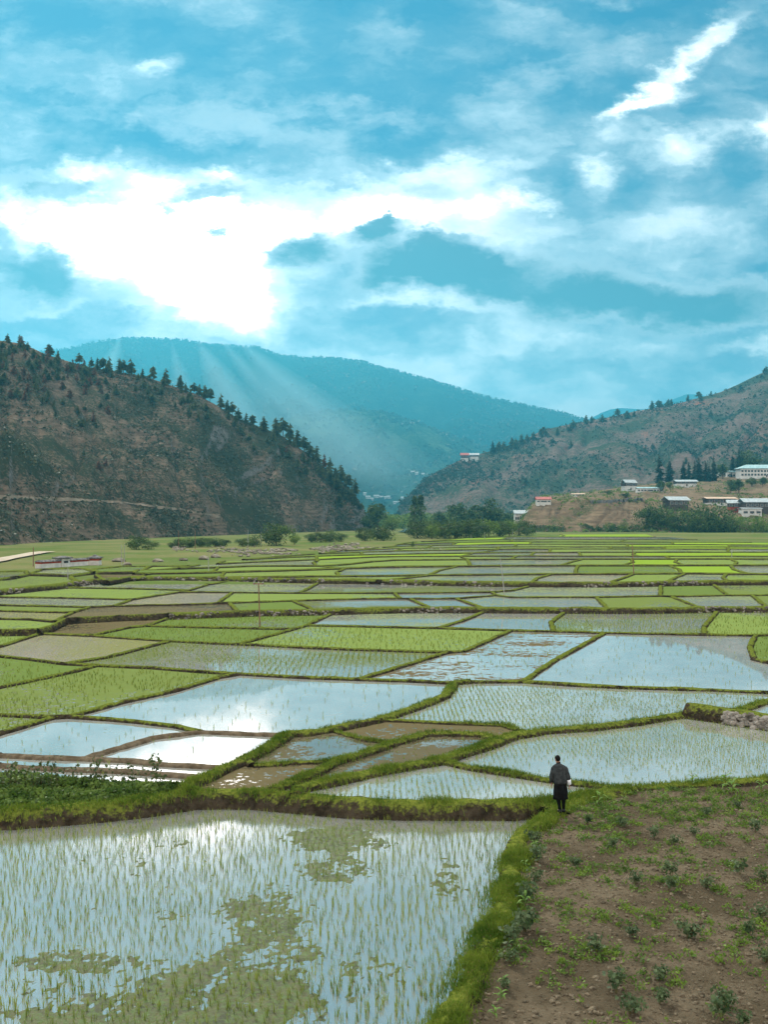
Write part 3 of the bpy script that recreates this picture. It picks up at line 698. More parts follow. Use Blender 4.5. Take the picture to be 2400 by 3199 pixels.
ROWS = [ # (splits as (x at near line, x at far line), styles)
 ([(370,420),(600,640),(1180,1340),(1660,1720),(1900,1980),(2085,2140),(2280,2270),(2800,2800)], ['mud','fresh','pale','milky','fresh','pale','fresh']),
 ([(330,300),(440,470),(690,700),(1060,1075),(1340,1427),(1800,1806),(2130,2095),(2340,2285),(2800,2800)], ['mud','green','fresh','pale','pale','green','lime','pale']),
 ([(420,430),(660,680),(1060,1000),(1470,1460),(1750,1820),(1945,1975),(2140,2115),(2295,2285),(2800,2800)], ['green','fresh','fresh','pale','fresh','lime','fresh','fresh']),
 ([(560,620),(990,995),(1470,1440),(1600,1615),(2090,2080),(2800,2800)], ['pale','fresh','fresh','sparse','fresh']),
 ([(680,700),(985,990),(1440,1480),(1660,1670),(1815,1810),(1995,1985),(2800,2800)], ['fresh','lime','pale','milky','fresh','lime']),
 ([(760,980),(1140,1130),(1480,1560),(1720,1720),(2280,2280),(2800,2800)], ['green','pale','sparse','fresh','pale']),
 ([(1000,1060),(1230,1260),(1560,1560),(1900,1910),(2080,2070),(2285,2275),(2800,2800)], ['milky','fresh','fresh','green','lime','lime']),
 ([(1080,1180),(1330,1350),(1600,1610),(1955,1960),(2290,2280),(2600,2560)], ['fresh','pale','fresh','lime','green']),
 ([(1200,1240),(1420,1430),(1660,1660),(2095,2100),(2480,2450)], ['sparse','lime','green','lime']),
 ([(1240,1300),(1600,1600),(1950,1960),(2350,2330)], ['green','olive','olive']),
 ([(1320,1450),(1560,1580),(2180,2100)], ['lime','milky','fresh']),
 ([(1480,1560),(1750,1750),(2050,2020)], ['green','lime','fresh'])]
def rz(i): return Z3 + .5 * (1815 - interp(RL[i], 1500)) / (1815 - 1672) if i else Z3
def rpt(i, x): return at(x, interp(RL[i], x), rz(i) if i else Z2)
FARCOV = dict(PV)
for i, (sp_, sts) in enumerate(ROWS):
    for (a0, a1), (b0, b1), st in zip(sp_, sp_[1:], sts):
        lo = [rpt(i, lerp(a0, b0, k / 8)) for k in range(9)]; hi = [rpt(i + 1, lerp(a1, b1, k / 8)) for k in range(9)]
        add_poly(st, lo + hi[::-1], rz(i) if i else Z3)
        A, B = rpt(i, a0), rpt(i + 1, a1)
        if -420 < a0 < 2700:
            mid = A.lerp(B, .5); mid.x += R.uniform(-1, 1) * .04 * (B - A).length
            bank([A, mid, B], .35 + A.y * .0012, rz(i), rz(i), .2, mBank, rough=.06, step=max(1.0, A.y * .012))
    if i:
        x0, x1 = sp_[0][0], sp_[-1][0]
        pts = [rpt(i, lerp(x0, x1, k / 30)) for k in range(31)]
        bank(pts, .5 + pts[15].y * .0015, rz(i - 1), rz(i), .22, mBank, step=max(1.0, pts[15].y * .012), rough=.08)
# lone paddies in the meadow on the left
for st, pl in [('greenclear', [(-60,1789),(80,1786),(87,1796),(40,1806),(-60,1816)]), ('pale', [(90,1795),(130,1781),(200,1778),(265,1779),(299,1789),(217,1799)]),
               ('olive', [(-60,1818),(20,1813),(87,1799),(217,1801),(235,1816),(190,1834),(90,1843),(-60,1856)]), ('green', [(290,1780),(380,1771),(460,1771),(450,1784),(390,1790),(305,1790)]), ('fresh', [(470,1771),(590,1770),(520,1780),(440,1786)])]:
    zz = gpos(sum(p_[0] for p_ in pl) / len(pl), sum(p_[1] for p_ in pl) / len(pl)).z + .16
    pp = [at(a, b, zz) for a, b in pl]; add_poly(st, pp, zz)
    bank(pp + [pp[0]], .6, zz - .3, zz, .22, mBank, step=1.5, rough=.08)

# ------------------------------------------------------------------ stone risers (field walls)
mStone = varied('field_stone', (.07, .062, .05), (.22, .20, .175), 1.7, .9, .15, .5, 9)
def stone_wall(name, pts, w, zlo, zhi, crest, nstone, size, label, x0=None, frac=.6):
    t = empty(name, pts[len(pts)//2].copy()); tag(t, label, 'wall')
    inv = t.location
    o = bank(pts, w, zlo, zhi, crest, mBank, name='earth_core', rough=.1)
    del o['kind']; o.parent = t; o.matrix_parent_inverse = Matrix.Translation(-inv)
    mb = MB(); segs = [(a, b, (b - a).length) for a, b in zip(pts, pts[1:])]; tot = sum(s[2] for s in segs)
    for _ in range(nstone):
        r = R.random() * tot
        for a, b, L in segs:
            if r <= L: break
            r -= L
        q = a.lerp(b, r / L); d = (b - a).normalized(); nr = Vector((d.y, -d.x, 0)); nr = -nr if nr.y > 0 else nr
        if noise.noise(Vector((q.x * .12, q.y * .12, 3))) < -.12: continue
        h = R.random(); zz = lerp(zlo, zhi + crest * .8, h)
        hl = max(zlo, zhi) + crest - zlo
        off = w * .5 + hl * .5 * (1 - h) - .02
        mb.rock((q.x + nr.x * off, q.y + nr.y * off, zz), size * R.uniform(.5, 1.4), .75)
    s = mb.build('stones', mStone, t); s.matrix_parent_inverse = Matrix.Translation(-inv)
    return t
stone_wall('stone_wall', ch_pts(RIS1), .9, Z1, Z2, .2, 420, .15, 'long low stone and grass terrace wall crossing the whole view beyond the clear blue paddies')
stone_wall('stone_wall', [at(*PV[n][:2], Z2) for n in RIS2], 1.1, Z2, Z3, .25, 420, .20, 'farther long stone terrace wall, below the bright green rows of paddies')
stone_wall('stone_wall', ch_pts(GRW), .7, Z1, Z1 + .35, .2, 420, .15, 'short thick stone wall at the right edge with pale rounded stones behind the man')
# ------------------------------------------------------------------ foreground paddy, soil field, grass
def proj(x, y, z): return CX + x / y * F, YH + (CAM - z) / y * F
NEARMAT = paddymat('water_near', .015, (.10,.13,.04), (.07,.09,.03), (.13, .135, .12), .11, 3.0, .3, 4.6, .2)
me = bpy.data.meshes.new('w'); me.from_pydata([(-60,6,0),(24,6,0),(24,36.5,0),(-60,36.5,0)], [], [(0,1,2,3)])
link('paddy_water', me, NEARMAT, kind='structure')
BKS = [(1752,2528),(1700,2568),(1645,2606),(1616,2680),(1594,2780),(1572,2861),(1530,2940),(1492,3010),(1455,3080),(1415,3160),(1350,3290),(1250,3500),(1100,3900)]
BKP = [at(a, b, .40) for a, b in BKS]
bank(BKP, .42, 0.0, .36, .10, mBank, rough=.10, wig=.3, step=.12)
GRASSY.append((BKP, .62, .42)); GRASSY.append((BKP, .62, .42)); GRASSY.append((BKP, .5, .40))
def inpoly(px, py, poly):
    inside = np.zeros(len(px), dtype=bool); n = len(poly); j = n - 1
    for i in range(n):
        xi, yi = poly[i]; xj, yj = poly[j]
        if yi != yj:
            c = ((yi > py) != (yj > py)) & (px < (xj - xi) * (py - yi) / (yj - yi) + xi)
            inside ^= c
        j = i
    return inside
G10 = [vxy(n) for n in GB10]
SOILP = [(p.x, p.y) for p in BKP] + [(20, 8.5), (45, 20), (45, 30)] + [(p.x, p.y) for p in reversed(G10)]
st_ = .09
gx = np.arange(-1, 26, st_); gy = np.arange(8, 36, st_)
X, Y = np.meshgrid(gx, gy); nxx = len(gx)
Zs = np.zeros_like(X)
for j in range(X.shape[0]):
    for i in range(X.shape[1]):
        x, y = X[j, i], Y[j, i]
        Zs[j, i] = .36 + .07 * fbm(x * .35, y * .35) + .035 * noise.noise(Vector((x * 1.6, y * 1.6, 1))) + .03 * noise.noise(Vector((x * 4.5, y * 4.5, 2))) + .022 * noise.noise(Vector((x * 9.5, y * 9.5, 5)))
cxs = (X[:-1, :-1] + st_ / 2).ravel(); cys = (Y[:-1, :-1] + st_ / 2).ravel()
keep = inpoly(cxs, cys, SOILP)
idx = np.arange(X.size).reshape(X.shape)
Q = np.stack([idx[:-1, :-1].ravel(), idx[:-1, 1:].ravel(), idx[1:, 1:].ravel(), idx[1:, :-1].ravel()], 1)[keep]
used = np.unique(Q); rm = np.full(X.size, -1); rm[used] = np.arange(len(used))
VV = np.stack([X.ravel(), Y.ravel(), Zs.ravel()], 1)[used]
m, nt, out = newmat('tilled_soil'); g = N(nt); p = g.pos()
c = g.mix(g.mr(g.noise(p, .5, 4, .6), .35, .65), (.14, .113, .073), (.25, .202, .137))
c = g.mix(g.mr(g.noise(p, 9, 5, .75), .52, .70), c, (.075, .058, .038))
c = g.mix(g.mr(g.noise(p, 3.2, 5, .75), .50, .68), c, (.12, .094, .062))
c = g.mix(g.mr(g.noise(p, 22, 3, .7), .66, .74), c, (.36, .31, .24))
nt.links.new(g.diff(c, g.bump(g.math('ADD', g.noise(p, 7, 6, .75), g.math('MULTIPLY', g.noise(p, 25, 4, .7), .4)), 1.0, .28)), out.inputs[0])
link('soil_field', mesh_np('soil_field', VV, rm[Q], True), m, kind='structure')
mClod = varied('soil_clod', (.075, .060, .040), (.165, .135, .092), 6, .95, .1, .6, 30)
mb = MB()
for _ in range(5200):
    y = 16.8 + 15 * R.random() ** .9; x = R.uniform(1.2, .46 * y)
    if not inpoly(np.array([x - .35]), np.array([y]), SOILP)[0]: continue
    zc = .36 + .07 * fbm(x * .35, y * .35) + .035 * noise.noise(Vector((x * 1.6, y * 1.6, 1))) + .028 * noise.noise(Vector((x * 4.5, y * 4.5, 2)))
    mb.rock((x, y, zc + .006), .018 + .05 * R.random() ** 3, .7)
mb.build('soil_clods', mClod, kind='stuff')
def soilz(x, y): return .36 + .07 * fbm(x * .35, y * .35)

# mud and weed mats breaking the surface of the near paddy
MB_ = [(1048,2623,165,48,1.0),(1041,2717,125,55,.75),(831,2890,150,125,.85),(700,3120,360,140,1.0),(330,3190,330,90,.9),(240,3010,210,46,.8),(1157,3020,140,60,.5),(1395,2753,48,80,.6),(850,3000,200,90,.6),(120,3080,160,40,.45),
       (330,2570,170,16,.35),(560,2640,120,16,.4),(420,2690,160,18,.35),(520,2850,160,30,.4),(200,2900,150,20,.3),(900,2550,60,14,.6),(760,2630,60,14,.3)]
st_ = .062
gx = np.arange(-12.5, 5, st_); gy = np.arange(15.5, 34.5, st_)
X, Y = np.meshgrid(gx, gy)
SX = CX + X / Y * F; SY = YH + CAM / Y * F
fld = np.full(X.shape, 0.0)
for a, b, rx, ry, am in MB_:
    fld = np.maximum(fld, am * np.clip(1.25 - np.sqrt(((SX - a) / rx) ** 2 + ((SY - b) / ry) ** 2), 0, .62))
nz_ = np.array([fbm(x * 1.3, y * .9, 3, 3) * .30 + noise.noise(Vector((x * 4, y * 3.0, 7))) * .26 + noise.noise(Vector((x * 9, y * 6, 2))) * .36 for x, y in zip(X.ravel(), Y.ravel())]).reshape(X.shape)
Zm = (fld + nz_ - .385) * .10
Zm = np.clip(Zm, -.08, .035)
idx = np.arange(X.size).reshape(X.shape)
Q = np.stack([idx[:-1, :-1].ravel(), idx[:-1, 1:].ravel(), idx[1:, 1:].ravel(), idx[1:, :-1].ravel()], 1)
keep = np.max(Zm.ravel()[Q], 1) > -.01
Q = Q[keep]; used = np.unique(Q); rm = np.full(X.size, -1); rm[used] = np.arange(len(used))
mMat, nt, out = newmat('mud_and_weed_mat'); g = N(nt); p = g.pos()
c = g.mix(g.mr(g.noise(p, 1.6, 5, .7), .35, .65), (.040, .045, .014), (.10, .105, .032))
c = g.mix(g.mr(g.noise(p, 7, 4, .75), .42, .62), c, (.075, .12, .022))
nt.links.new(g.bsdf(c, .55, .35, g.bump(g.noise(p, 14, 5, .7), 1.0, .06)), out.inputs[0])
link('mud', mesh_np('mud', np.stack([X.ravel(), Y.ravel(), Zm.ravel()], 1)[used], rm[Q], True), mMat, kind='structure')

# ---- blades
mRice, nt, out = newmat('rice_blade'); g = N(nt); p = g.pos()
c = g.mix(g.mr(g.noise(p, .9, 3), .3, .7), (.13, .18, .030), (.22, .26, .055))
tr = g.n('ShaderNodeBsdfTranslucent'); g.set(tr.inputs[0], c)
nt.links.new(g.ms(.45, g.diff(c), tr.outputs[0]), out.inputs[0])
mGrass, nt, out = newmat('grass_blade'); g = N(nt); p = g.pos()
c = g.mix(g.mr(g.noise(p, 1.2, 4, .7), .3, .7), (.048, .100, .012), (.165, .225, .030))
c = g.mix(g.mr(g.noise(p, 17, 2, .6), .62, .70), c, (.24, .20, .085))
tr = g.n('ShaderNodeBsdfTranslucent'); g.set(tr.inputs[0], c)
nt.links.new(g.ms(.4, g.diff(c), tr.outputs[0]), out.inputs[0])
def blades(P, H, W, lean=.35, seg=1):
    """one bent tapering blade per row of P"""
    n = len(P); P = np.asarray(P, float)
    a = NR.rand(n) * 2 * np.pi; d = np.stack([np.cos(a), np.sin(a), np.zeros(n)], 1)
    b = NR.rand(n) * 2 * np.pi; l = np.stack([np.cos(b), np.sin(b), np.zeros(n)], 1) * (NR.rand(n)[:, None] * lean)
    H = np.asarray(H)[:, None]; W = np.asarray(W)[:, None]; up = np.array([0, 0, 1.0])
    v0 = P - d * W / 2; v1 = P + d * W / 2
    mid = P + l * H * .45 + up * H * .6
    v2 = mid + d * W * .38; v3 = mid - d * W * .38
    v4 = P + l * H * 1.25 + up * H * (1 - .3 * NR.rand(n)[:, None] * lean)
    V = np.stack([v0, v1, v2, v3, v4], 1).reshape(-1, 3)
    k = np.arange(n)[:, None] * 5
    T = np.concatenate([k + [[0, 1, 2]], k + [[0, 2, 3]], k + [[3, 2, 4]]], 0)
    return V, T
def clumps(C, nb, h, w, spread, lean):
    """C (n,3) clump roots"""
    n = len(C)
    P = np.repeat(C, nb, 0).astype(float); P[:, :2] += NR.randn(n * nb, 2) * spread
    hh = np.repeat(.75 + .5 * NR.rand(n), nb) * h * (.6 + .5 * NR.rand(n * nb))
    return blades(P, hh, np.full(n * nb, w), lean)
def gridpts(x0, x1, y0, y1, s, jit):
    X, Y = np.meshgrid(np.arange(x0, x1, s), np.arange(y0, y1, s * 1.15))
    P = np.stack([X.ravel(), Y.ravel()], 1); P += NR.randn(*P.shape) * jit
    return P
# near paddy: rows run away from the eye
P = gridpts(-14, 6, 15.5, 35, .185, .04)
NEARP = [(-16, 14)] + [(p.x - .55, p.y) for p in reversed(BKP)] + [(p.x, p.y - .75) for p in reversed([vxy(n) for n in W0])] + [(-16, 33)]
P = P[inpoly(P[:, 0], P[:, 1], NEARP)]
P = P[NR.rand(len(P)) > .14]
sx_, sy_ = CX + P[:, 0] / P[:, 1] * F, YH + CAM / P[:, 1] * F
vis = (sx_ > 5) & (sx_ < 2395) & (sy_ < 3185)
order = np.argsort(P[:, 1]); order = order[vis[order]]
ind = order[:300]; rest = np.ones(len(P), bool); rest[ind] = False
C3 = np.column_stack([P, np.zeros(len(P)) - .01])
V_, T_ = clumps(C3[rest], 5, .215, .011, .016, .38)
link('rice_seedlings', mesh_np('rice_seedlings', V_, T_), mRice, kind='stuff')
protos = []
for k in range(8):
    V_, T_ = clumps(np.zeros((1, 3)), 7, .25, .013, .016, .40); protos.append(mesh_np('rice_seedling', V_, T_)); protos[-1].materials.append(mRice)
for i in ind:
    o = bpy.data.objects.new('rice_seedling', protos[R.randrange(8)]); COL.objects.link(o); o.location = tuple(C3[i])
    tag(o, 'small rice seedling standing in the water along the very bottom of the near paddy', 'rice plant', 'rice seedlings nearest the viewer in the front paddy')
# the other planted paddies
acc = []
for st, z, poly in POLYS:
    cfg = {'sparse2': (.195, 4, .16, .013, .03, .95), 'sparse': (.22, 4, .155, .016, .04, .9), 'clear': (.62, 3, .20, .018, .10, .5), 'streak': (.5, 3, .2, .02, .08, .6), 'mudwater': (.40, 3, .14, .02, .1, .5), 'mud': (.5, 2, .12, .02, .1, .5), 'greenwater': (.42, 4, .24, .024, .08, .9), 'greenclear': (.36, 4, .24, .024, .06, .9),
           'green': (.38, 4, .24, .024, .12, .8), 'fresh': (.40, 4, .24, .024, .14, .8), 'olive': (.36, 4, .25, .026, .07, .9)}.get(st)
    if not cfg or z != Z1: continue
    s, nb, h, w_, jit, dens = cfg
    xs_ = [q[0] for q in poly]; ys_ = [q[1] for q in poly]
    if min(ys_) > 92: continue
    x0, x1 = max(min(xs_), -.40 * max(ys_)), min(max(xs_), .40 * max(ys_))
    Pq = gridpts(x0, x1, min(ys_), min(max(ys_), 96), s, jit * .6)
    ok = inpoly(Pq[:, 0], Pq[:, 1], poly) & (np.abs(Pq[:, 0]) < Pq[:, 1] * .40)
    Pq = Pq[ok]
    den = np.array([noise.noise(Vector((x * .11, y * .16, 3))) + .5 * noise.noise(Vector((x * .4, y * .4, 8))) for x, y in Pq]) if len(Pq) else np.zeros(0)
    Pq = Pq[(NR.rand(len(Pq)) < dens * np.clip(.75 + den * 1.1, .15, 1.0))]
    if len(Pq): acc.append(clumps(np.column_stack([Pq, np.full(len(Pq), z - .01)]), nb, h, w_, .02, .35))
off = 0; VA, TA = [], []
for v_, t_ in acc: VA.append(v_); TA.append(t_ + off); off += len(v_)
link('rice_seedlings', mesh_np('rice_seedlings', np.concatenate(VA), np.concatenate(TA)), mRice, kind='stuff')

# ---- grass on the banks
PP, HH, WW = [], [], []
for pts, w_, z in GRASSY:
    for a, b in zip(pts, pts[1:]):
        L = (b - a).length; far = (a.y + b.y) / 2
        if far > 70 or far < 12: continue
        n = int(L * (950 if far < 27 else 420 if far < 40 else 170))
        d = (b - a).normalized(); nr = Vector((d.y, -d.x, 0)); nr = -nr if nr.y > 0 else nr
        for _ in range(n):
            q = a.lerp(b, R.random()); o_ = R.gauss(0, .42) * w_
            k = noise.noise(Vector((q.x * .9, q.y * .9, 4)))
            if R.random() > .62 + k * 1.3: continue
            drop = max(0.0, abs(o_) - w_ * .4) * .7
            PP.append((q.x + nr.x * o_, q.y + nr.y * o_, z - drop)); HH.append((.07 + .11 * R.random()) * (1 + .8 * max(k, 0))); WW.append(.009 + far * .00035)
V_, T_ = blades(np.array(PP), np.array(HH), np.array(WW), .7)
link('bank_grass', mesh_np('bank_grass', V_, T_), mGrass, kind='stuff')

# ---- leafy things
def leaves(n, size, asp=.55, rnd=NR):
    """n random leaf quads around the origin"""
    d = rnd.randn(n, 3); d /= np.linalg.norm(d, axis=1)[:, None]
    e = np.cross(d, rnd.randn(n, 3)); e /= np.linalg.norm(e, axis=1)[:, None]
    s = (size * (.6 + .8 * rnd.rand(n)))[:, None]
    return d * s, e * s * asp
def leafmesh(name, C, size, asp=.55, droop=None):
    n = len(C); u, v = leaves(n, size, asp)
    if droop is not None: u[:, 2] -= droop * size; 
    V = np.stack([C - u * .5, C + v * .5, C + u * .5, C - v * .5], 1).reshape(-1, 3)
    k = np.arange(n)[:, None] * 4
    return mesh_np(name, V, k + [[0, 1, 2, 3]])
mWeed = leafmat('weed_leaf', (.055, .115, .015), (.15, .235, .03), 3)
mPlant = leafmat('plant_leaf', (.035, .065, .022), (.11, .155, .07), 4)
mStem = varied('plant_stem', (.08, .07, .03), (.13, .12, .05), 8)
mCorn = leafmat('maize_leaf', (.07, .16, .02), (.16, .27, .04), 4)
Cw = []
tries = 0
while len(Cw) < 34000 and tries < 12000:
    tries += 1
    y = 17 + 16 * R.random() ** .8; x = R.uniform(1.5, .50 * y)
    k = .45 * noise.noise(Vector((x * .7, y * 1.0, 5))) + .9 * noise.noise(Vector((x * 2.1, y * 2.1, 9))) + (.28 if y > 29 else 0) - (.25 if y < 19 else 0)
    if R.random() > k * 1.6 + .10: continue
    if not inpoly(np.array([x - .3]), np.array([y]), SOILP)[0]: continue
    n = R.randint(5, 16); sp_ = R.uniform(.03, .11)
    for _ in range(n):
        dx, dy_ = R.gauss(0, sp_), R.gauss(0, sp_ * .8)
        Cw.append((x + dx, y + dy_, soilz(x, y) + .02 + abs(R.gauss(0, .05))))
link('weeds', leafmesh('weeds', np.array(Cw), .07, .5), mWeed, kind='stuff')
def plant_proto(nst, h, spread, nl, size):
    st, lf = MB(), []
    for k in range(nst):
        a = R.uniform(0, 6.28); r = R.uniform(.2, 1) * spread; tip = Vector((r * math.cos(a), r * math.sin(a), h * R.uniform(.65, 1)))
        st.tube([(0, 0, -.05), tuple(tip * .5 + Vector((0, 0, h * .12))), tuple(tip)], [.009, .007, .004], 5)
        for _ in range(nl):
            f = R.uniform(.35, 1.05); q = tip * f + Vector((R.gauss(0, .06), R.gauss(0, .06), R.gauss(0, .04) + .1 * (f * (1 - f)))); lf.append(tuple(q))
    s_ = bpy.data.meshes.new('stem'); s_.from_pydata(st.v, [], st.f); s_.materials.append(mStem)
    l_ = leafmesh('leaves', np.array(lf), size, .75); l_.materials.append(mPlant)
    return s_, l_
PPR = [plant_proto(5, .42, .22, 26, .085), plant_proto(7, .36, .27, 22, .085), plant_proto(4, .50, .18, 28, .09), plant_proto(6, .30, .2, 20, .075)]
def two_part(name, loc, meshes, names, rz=0, sc=1.0):
    t = empty(name, loc, rz); t.scale = (sc, sc, sc)
    for me_, nm in zip(meshes, names):
        o = bpy.data.objects.new(nm, me_); COL.objects.link(o); o.parent = t
    return t
PL = [(877,80,.9),(1035,95,1),(1170,145,1),(1255,175,1),(1390,45,.9),(1530,15,.8),(1610,115,1),(1340,130,.9),(980,185,.9),(825,265,.9),(1245,315,1.05),(1085,345,1.1),(1230,375,1.1),(1400,370,1),(1540,305,1.1),(1640,330,1),
      (1075,570,.9),(1320,575,1.25),(1580,570,.95),(1630,500,1.15),(930,650,1.15),(1195,760,1.0),(1005,805,1.2),(1070,895,1.4),(1190,855,1.0),(1480,865,1.1),(1460,925,1.2),(1652,680,1.1),(1540,955,.9)]
for i, (a, b, s) in enumerate(PL):
    sx, sy = 1200 + a / 1.3833, 2500 + (b + 22) / 1.3833
    q = at(sx, sy, .36); q.z = soilz(q.x, q.y)
    t = two_part('leafy_plant', q, PPR[i % 4], ('stem', 'leaves'), R.uniform(0, 6), s * .8)
    tag(t, 'dark bushy broad-leaved plant growing alone on the bare brown soil field', 'plant', 'bushy plants scattered over the soil field')
for i, (a, b, s) in enumerate([(650,160,.9),(665,250,1.0),(660,335,1.0),(600,415,1.25),(608,555,1.35),(556,620,1.1),(548,690,.9),(520,790,.6)]):
    q = at(1200 + a / 1.3833, 2500 + (b + 22) / 1.3833, .36); q.z = soilz(q.x, q.y)
    tag(two_part('leafy_plant', q, PPR[(i + 1) % 4], ('stem', 'leaves'), R.uniform(0, 6), s), 'leafy plant in the line along the soil field edge, right beside the grassy paddy bank', 'plant', 'plants edging the soil field by the bank')
def maize_proto(n, h):
    mb = MB(); st = MB(); st.tube([(0,0,-.05),(0.01,0,h*.5),(0,.01,h*.75)], [.014,.011,.006], 6)
    for k in range(n):
        a = k * 2.5 + R.uniform(-.4, .4); z0 = h * (.15 + .5 * k / n); L = h * R.uniform(.5, .75); pts = []
        for j in range(6):
            f = j / 5; r = L * .75 * f; z = z0 + L * (.8 * f - .75 * f * f)
            pts.append(Vector((r * math.cos(a), r * math.sin(a), z)))
        sd_ = Vector((-math.sin(a), math.cos(a), 0)); base = len(mb.v)
        for j, q in enumerate(pts):
            w_ = .035 * h * 2 * math.sin(math.pi * min(.95, .25 + j / 5 * .75)) * .9
            mb.v += [tuple(q - sd_ * w_), tuple(q + sd_ * w_)]
        for j in range(5): mb.f.append((base+2*j, base+2*j+1, base+2*j+3, base+2*j+2))
    a_ = bpy.data.meshes.new('stem'); a_.from_pydata(st.v, [], st.f); a_.materials.append(mStem)
    b_ = bpy.data.meshes.new('leaves'); b_.from_pydata(mb.v, [], mb.f); b_.materials.append(mCorn)
    return a_, b_
MZ = [maize_proto(7, .7), maize_proto(6, .6), maize_proto(8, .8)]
for i, (sx, sy, s) in enumerate([(1672,2652,.7),(1642,2715,.8),(1642,2840,.9),(1615,2975,.85),(1575,3085,.75),(1568,3130,.6),(1548,3180,.65)]):
    q = at(sx, sy, .36)
    tag(two_part('maize_plant', q, MZ[i % 3], ('stem', 'leaves'), R.uniform(0, 6), s * .7), 'young maize plant with bright arching leaves beside the grassy paddy bank', 'maize', 'young maize along the near soil edge')
for i, (sx, sy, s) in enumerate([(1872,2508,1.0),(2165,2450,.7),(2268,2462,1.1),(2072,2492,.6),(2290,2478,.9),(2382,2468,.8),(1950,2500,.5)]):
    q = at(sx, sy + 6, .40)
    tag(two_part('maize_plant', q, MZ[(i + 1) % 3], ('stem', 'leaves'), R.uniform(0, 6), s), 'young maize plant on the grassy field edge to the right of the man', 'maize', 'young maize along the far edge of the soil field')

# vegetable strip and climbing beans at left
Cv = []
for _ in range(16000):
    sx = R.uniform(-60, 560); lo = interp([(-60,2530),(145,2515),(337,2505),(482,2490),(560,2478)], sx); hi = interp([(-60,2428),(193,2448),(386,2462),(560,2474)], sx)
    f = R.random(); q = at(sx, lerp(hi, lo, f), Z1)
    k = noise.noise(Vector((q.x * .7, q.y * 1.2, 6)))
    if R.random() > .72 + k: continue
    h = .30 * (1 - abs(f - .25)) + .2 * k
    Cv.append((q.x, q.y, Z1 + .04 + max(0.03, h) * R.random()))
link('bean_leaves', leafmesh('bean_leaves', np.array(Cv), .12, .8), leafmat('bean_leaf', (.05, .10, .015), (.13, .20, .04), 2.5), kind='stuff')
mDark = leafmat('climber_leaf', (.03, .05, .015), (.07, .10, .03), 4)
def climber(h):
    st = MB(); lean = R.uniform(-.15, .15); pts = [(lean * h * f + .03 * math.sin(f * 9), .03 * math.cos(f * 7), h * f) for f in [i / 7 for i in range(8)]]
    st.tube(pts, [.012 - .001 * i for i in range(8)], 5); lf = []
    for _ in range(int(26 * h)):
        f = R.uniform(.2, 1); lf.append((lean * h * f + R.gauss(0, .10), R.gauss(0, .10), h * f))
    a_ = bpy.data.meshes.new('stake'); a_.from_pydata(st.v, [], st.f); a_.materials.append(mStem)
    b_ = leafmesh('leaves', np.array(lf), .14, .7); b_.materials.append(mDark)
    return a_, b_
CLM = [climber(1.25), climber(1.0), climber(.8), climber(1.4)]
for i, (a, k) in enumerate([(20,2),(70,1),(108,1),(165,2),(215,2),(262,1),(330,1),(372,3),(430,2),(505,1),(560,2),(610,1),(655,1),(725,2),(780,2),(825,1),(870,2),(950,2),(1008,0),(1045,1)]):
    q = at(a / 2.075, 2150 + 690 / 2.075 - a * .02 - R.random() * 12, Z1)
    tag(two_part('bean_plant', q, CLM[k], ('stake', 'leaves'), R.uniform(0, 6), R.uniform(.85, 1.1)), 'thin tall bean plant on its stake, standing against the bright paddies above the vegetable strip', 'bean plant', 'staked bean plants along the vegetable strip')
# ------------------------------------------------------------------ trees
mTrunk = varied('bark', (.06, .045, .03), (.12, .09, .065), 3, .95, .1, .4)
mBroad = leafmat('broad_leaf', (.016, .036, .010), (.085, .140, .030), .30, .25)
mBroadL = leafmat('light_leaf', (.04, .085, .015), (.16, .24, .035), .30, .3)
mPine = leafmat('pine_needle', (.045, .068, .026), (.125, .150, .055), .25, .15)
mRust = leafmat('rust_needle', (.10, .045, .02), (.20, .09, .045), .25, .15)
mCyp = leafmat('cypress_leaf', (.018, .040, .028), (.040, .070, .045), .3, .15)
mScrub = leafmat('scrub_leaf', (.030, .042, .022), (.075, .085, .045), .12, .1)

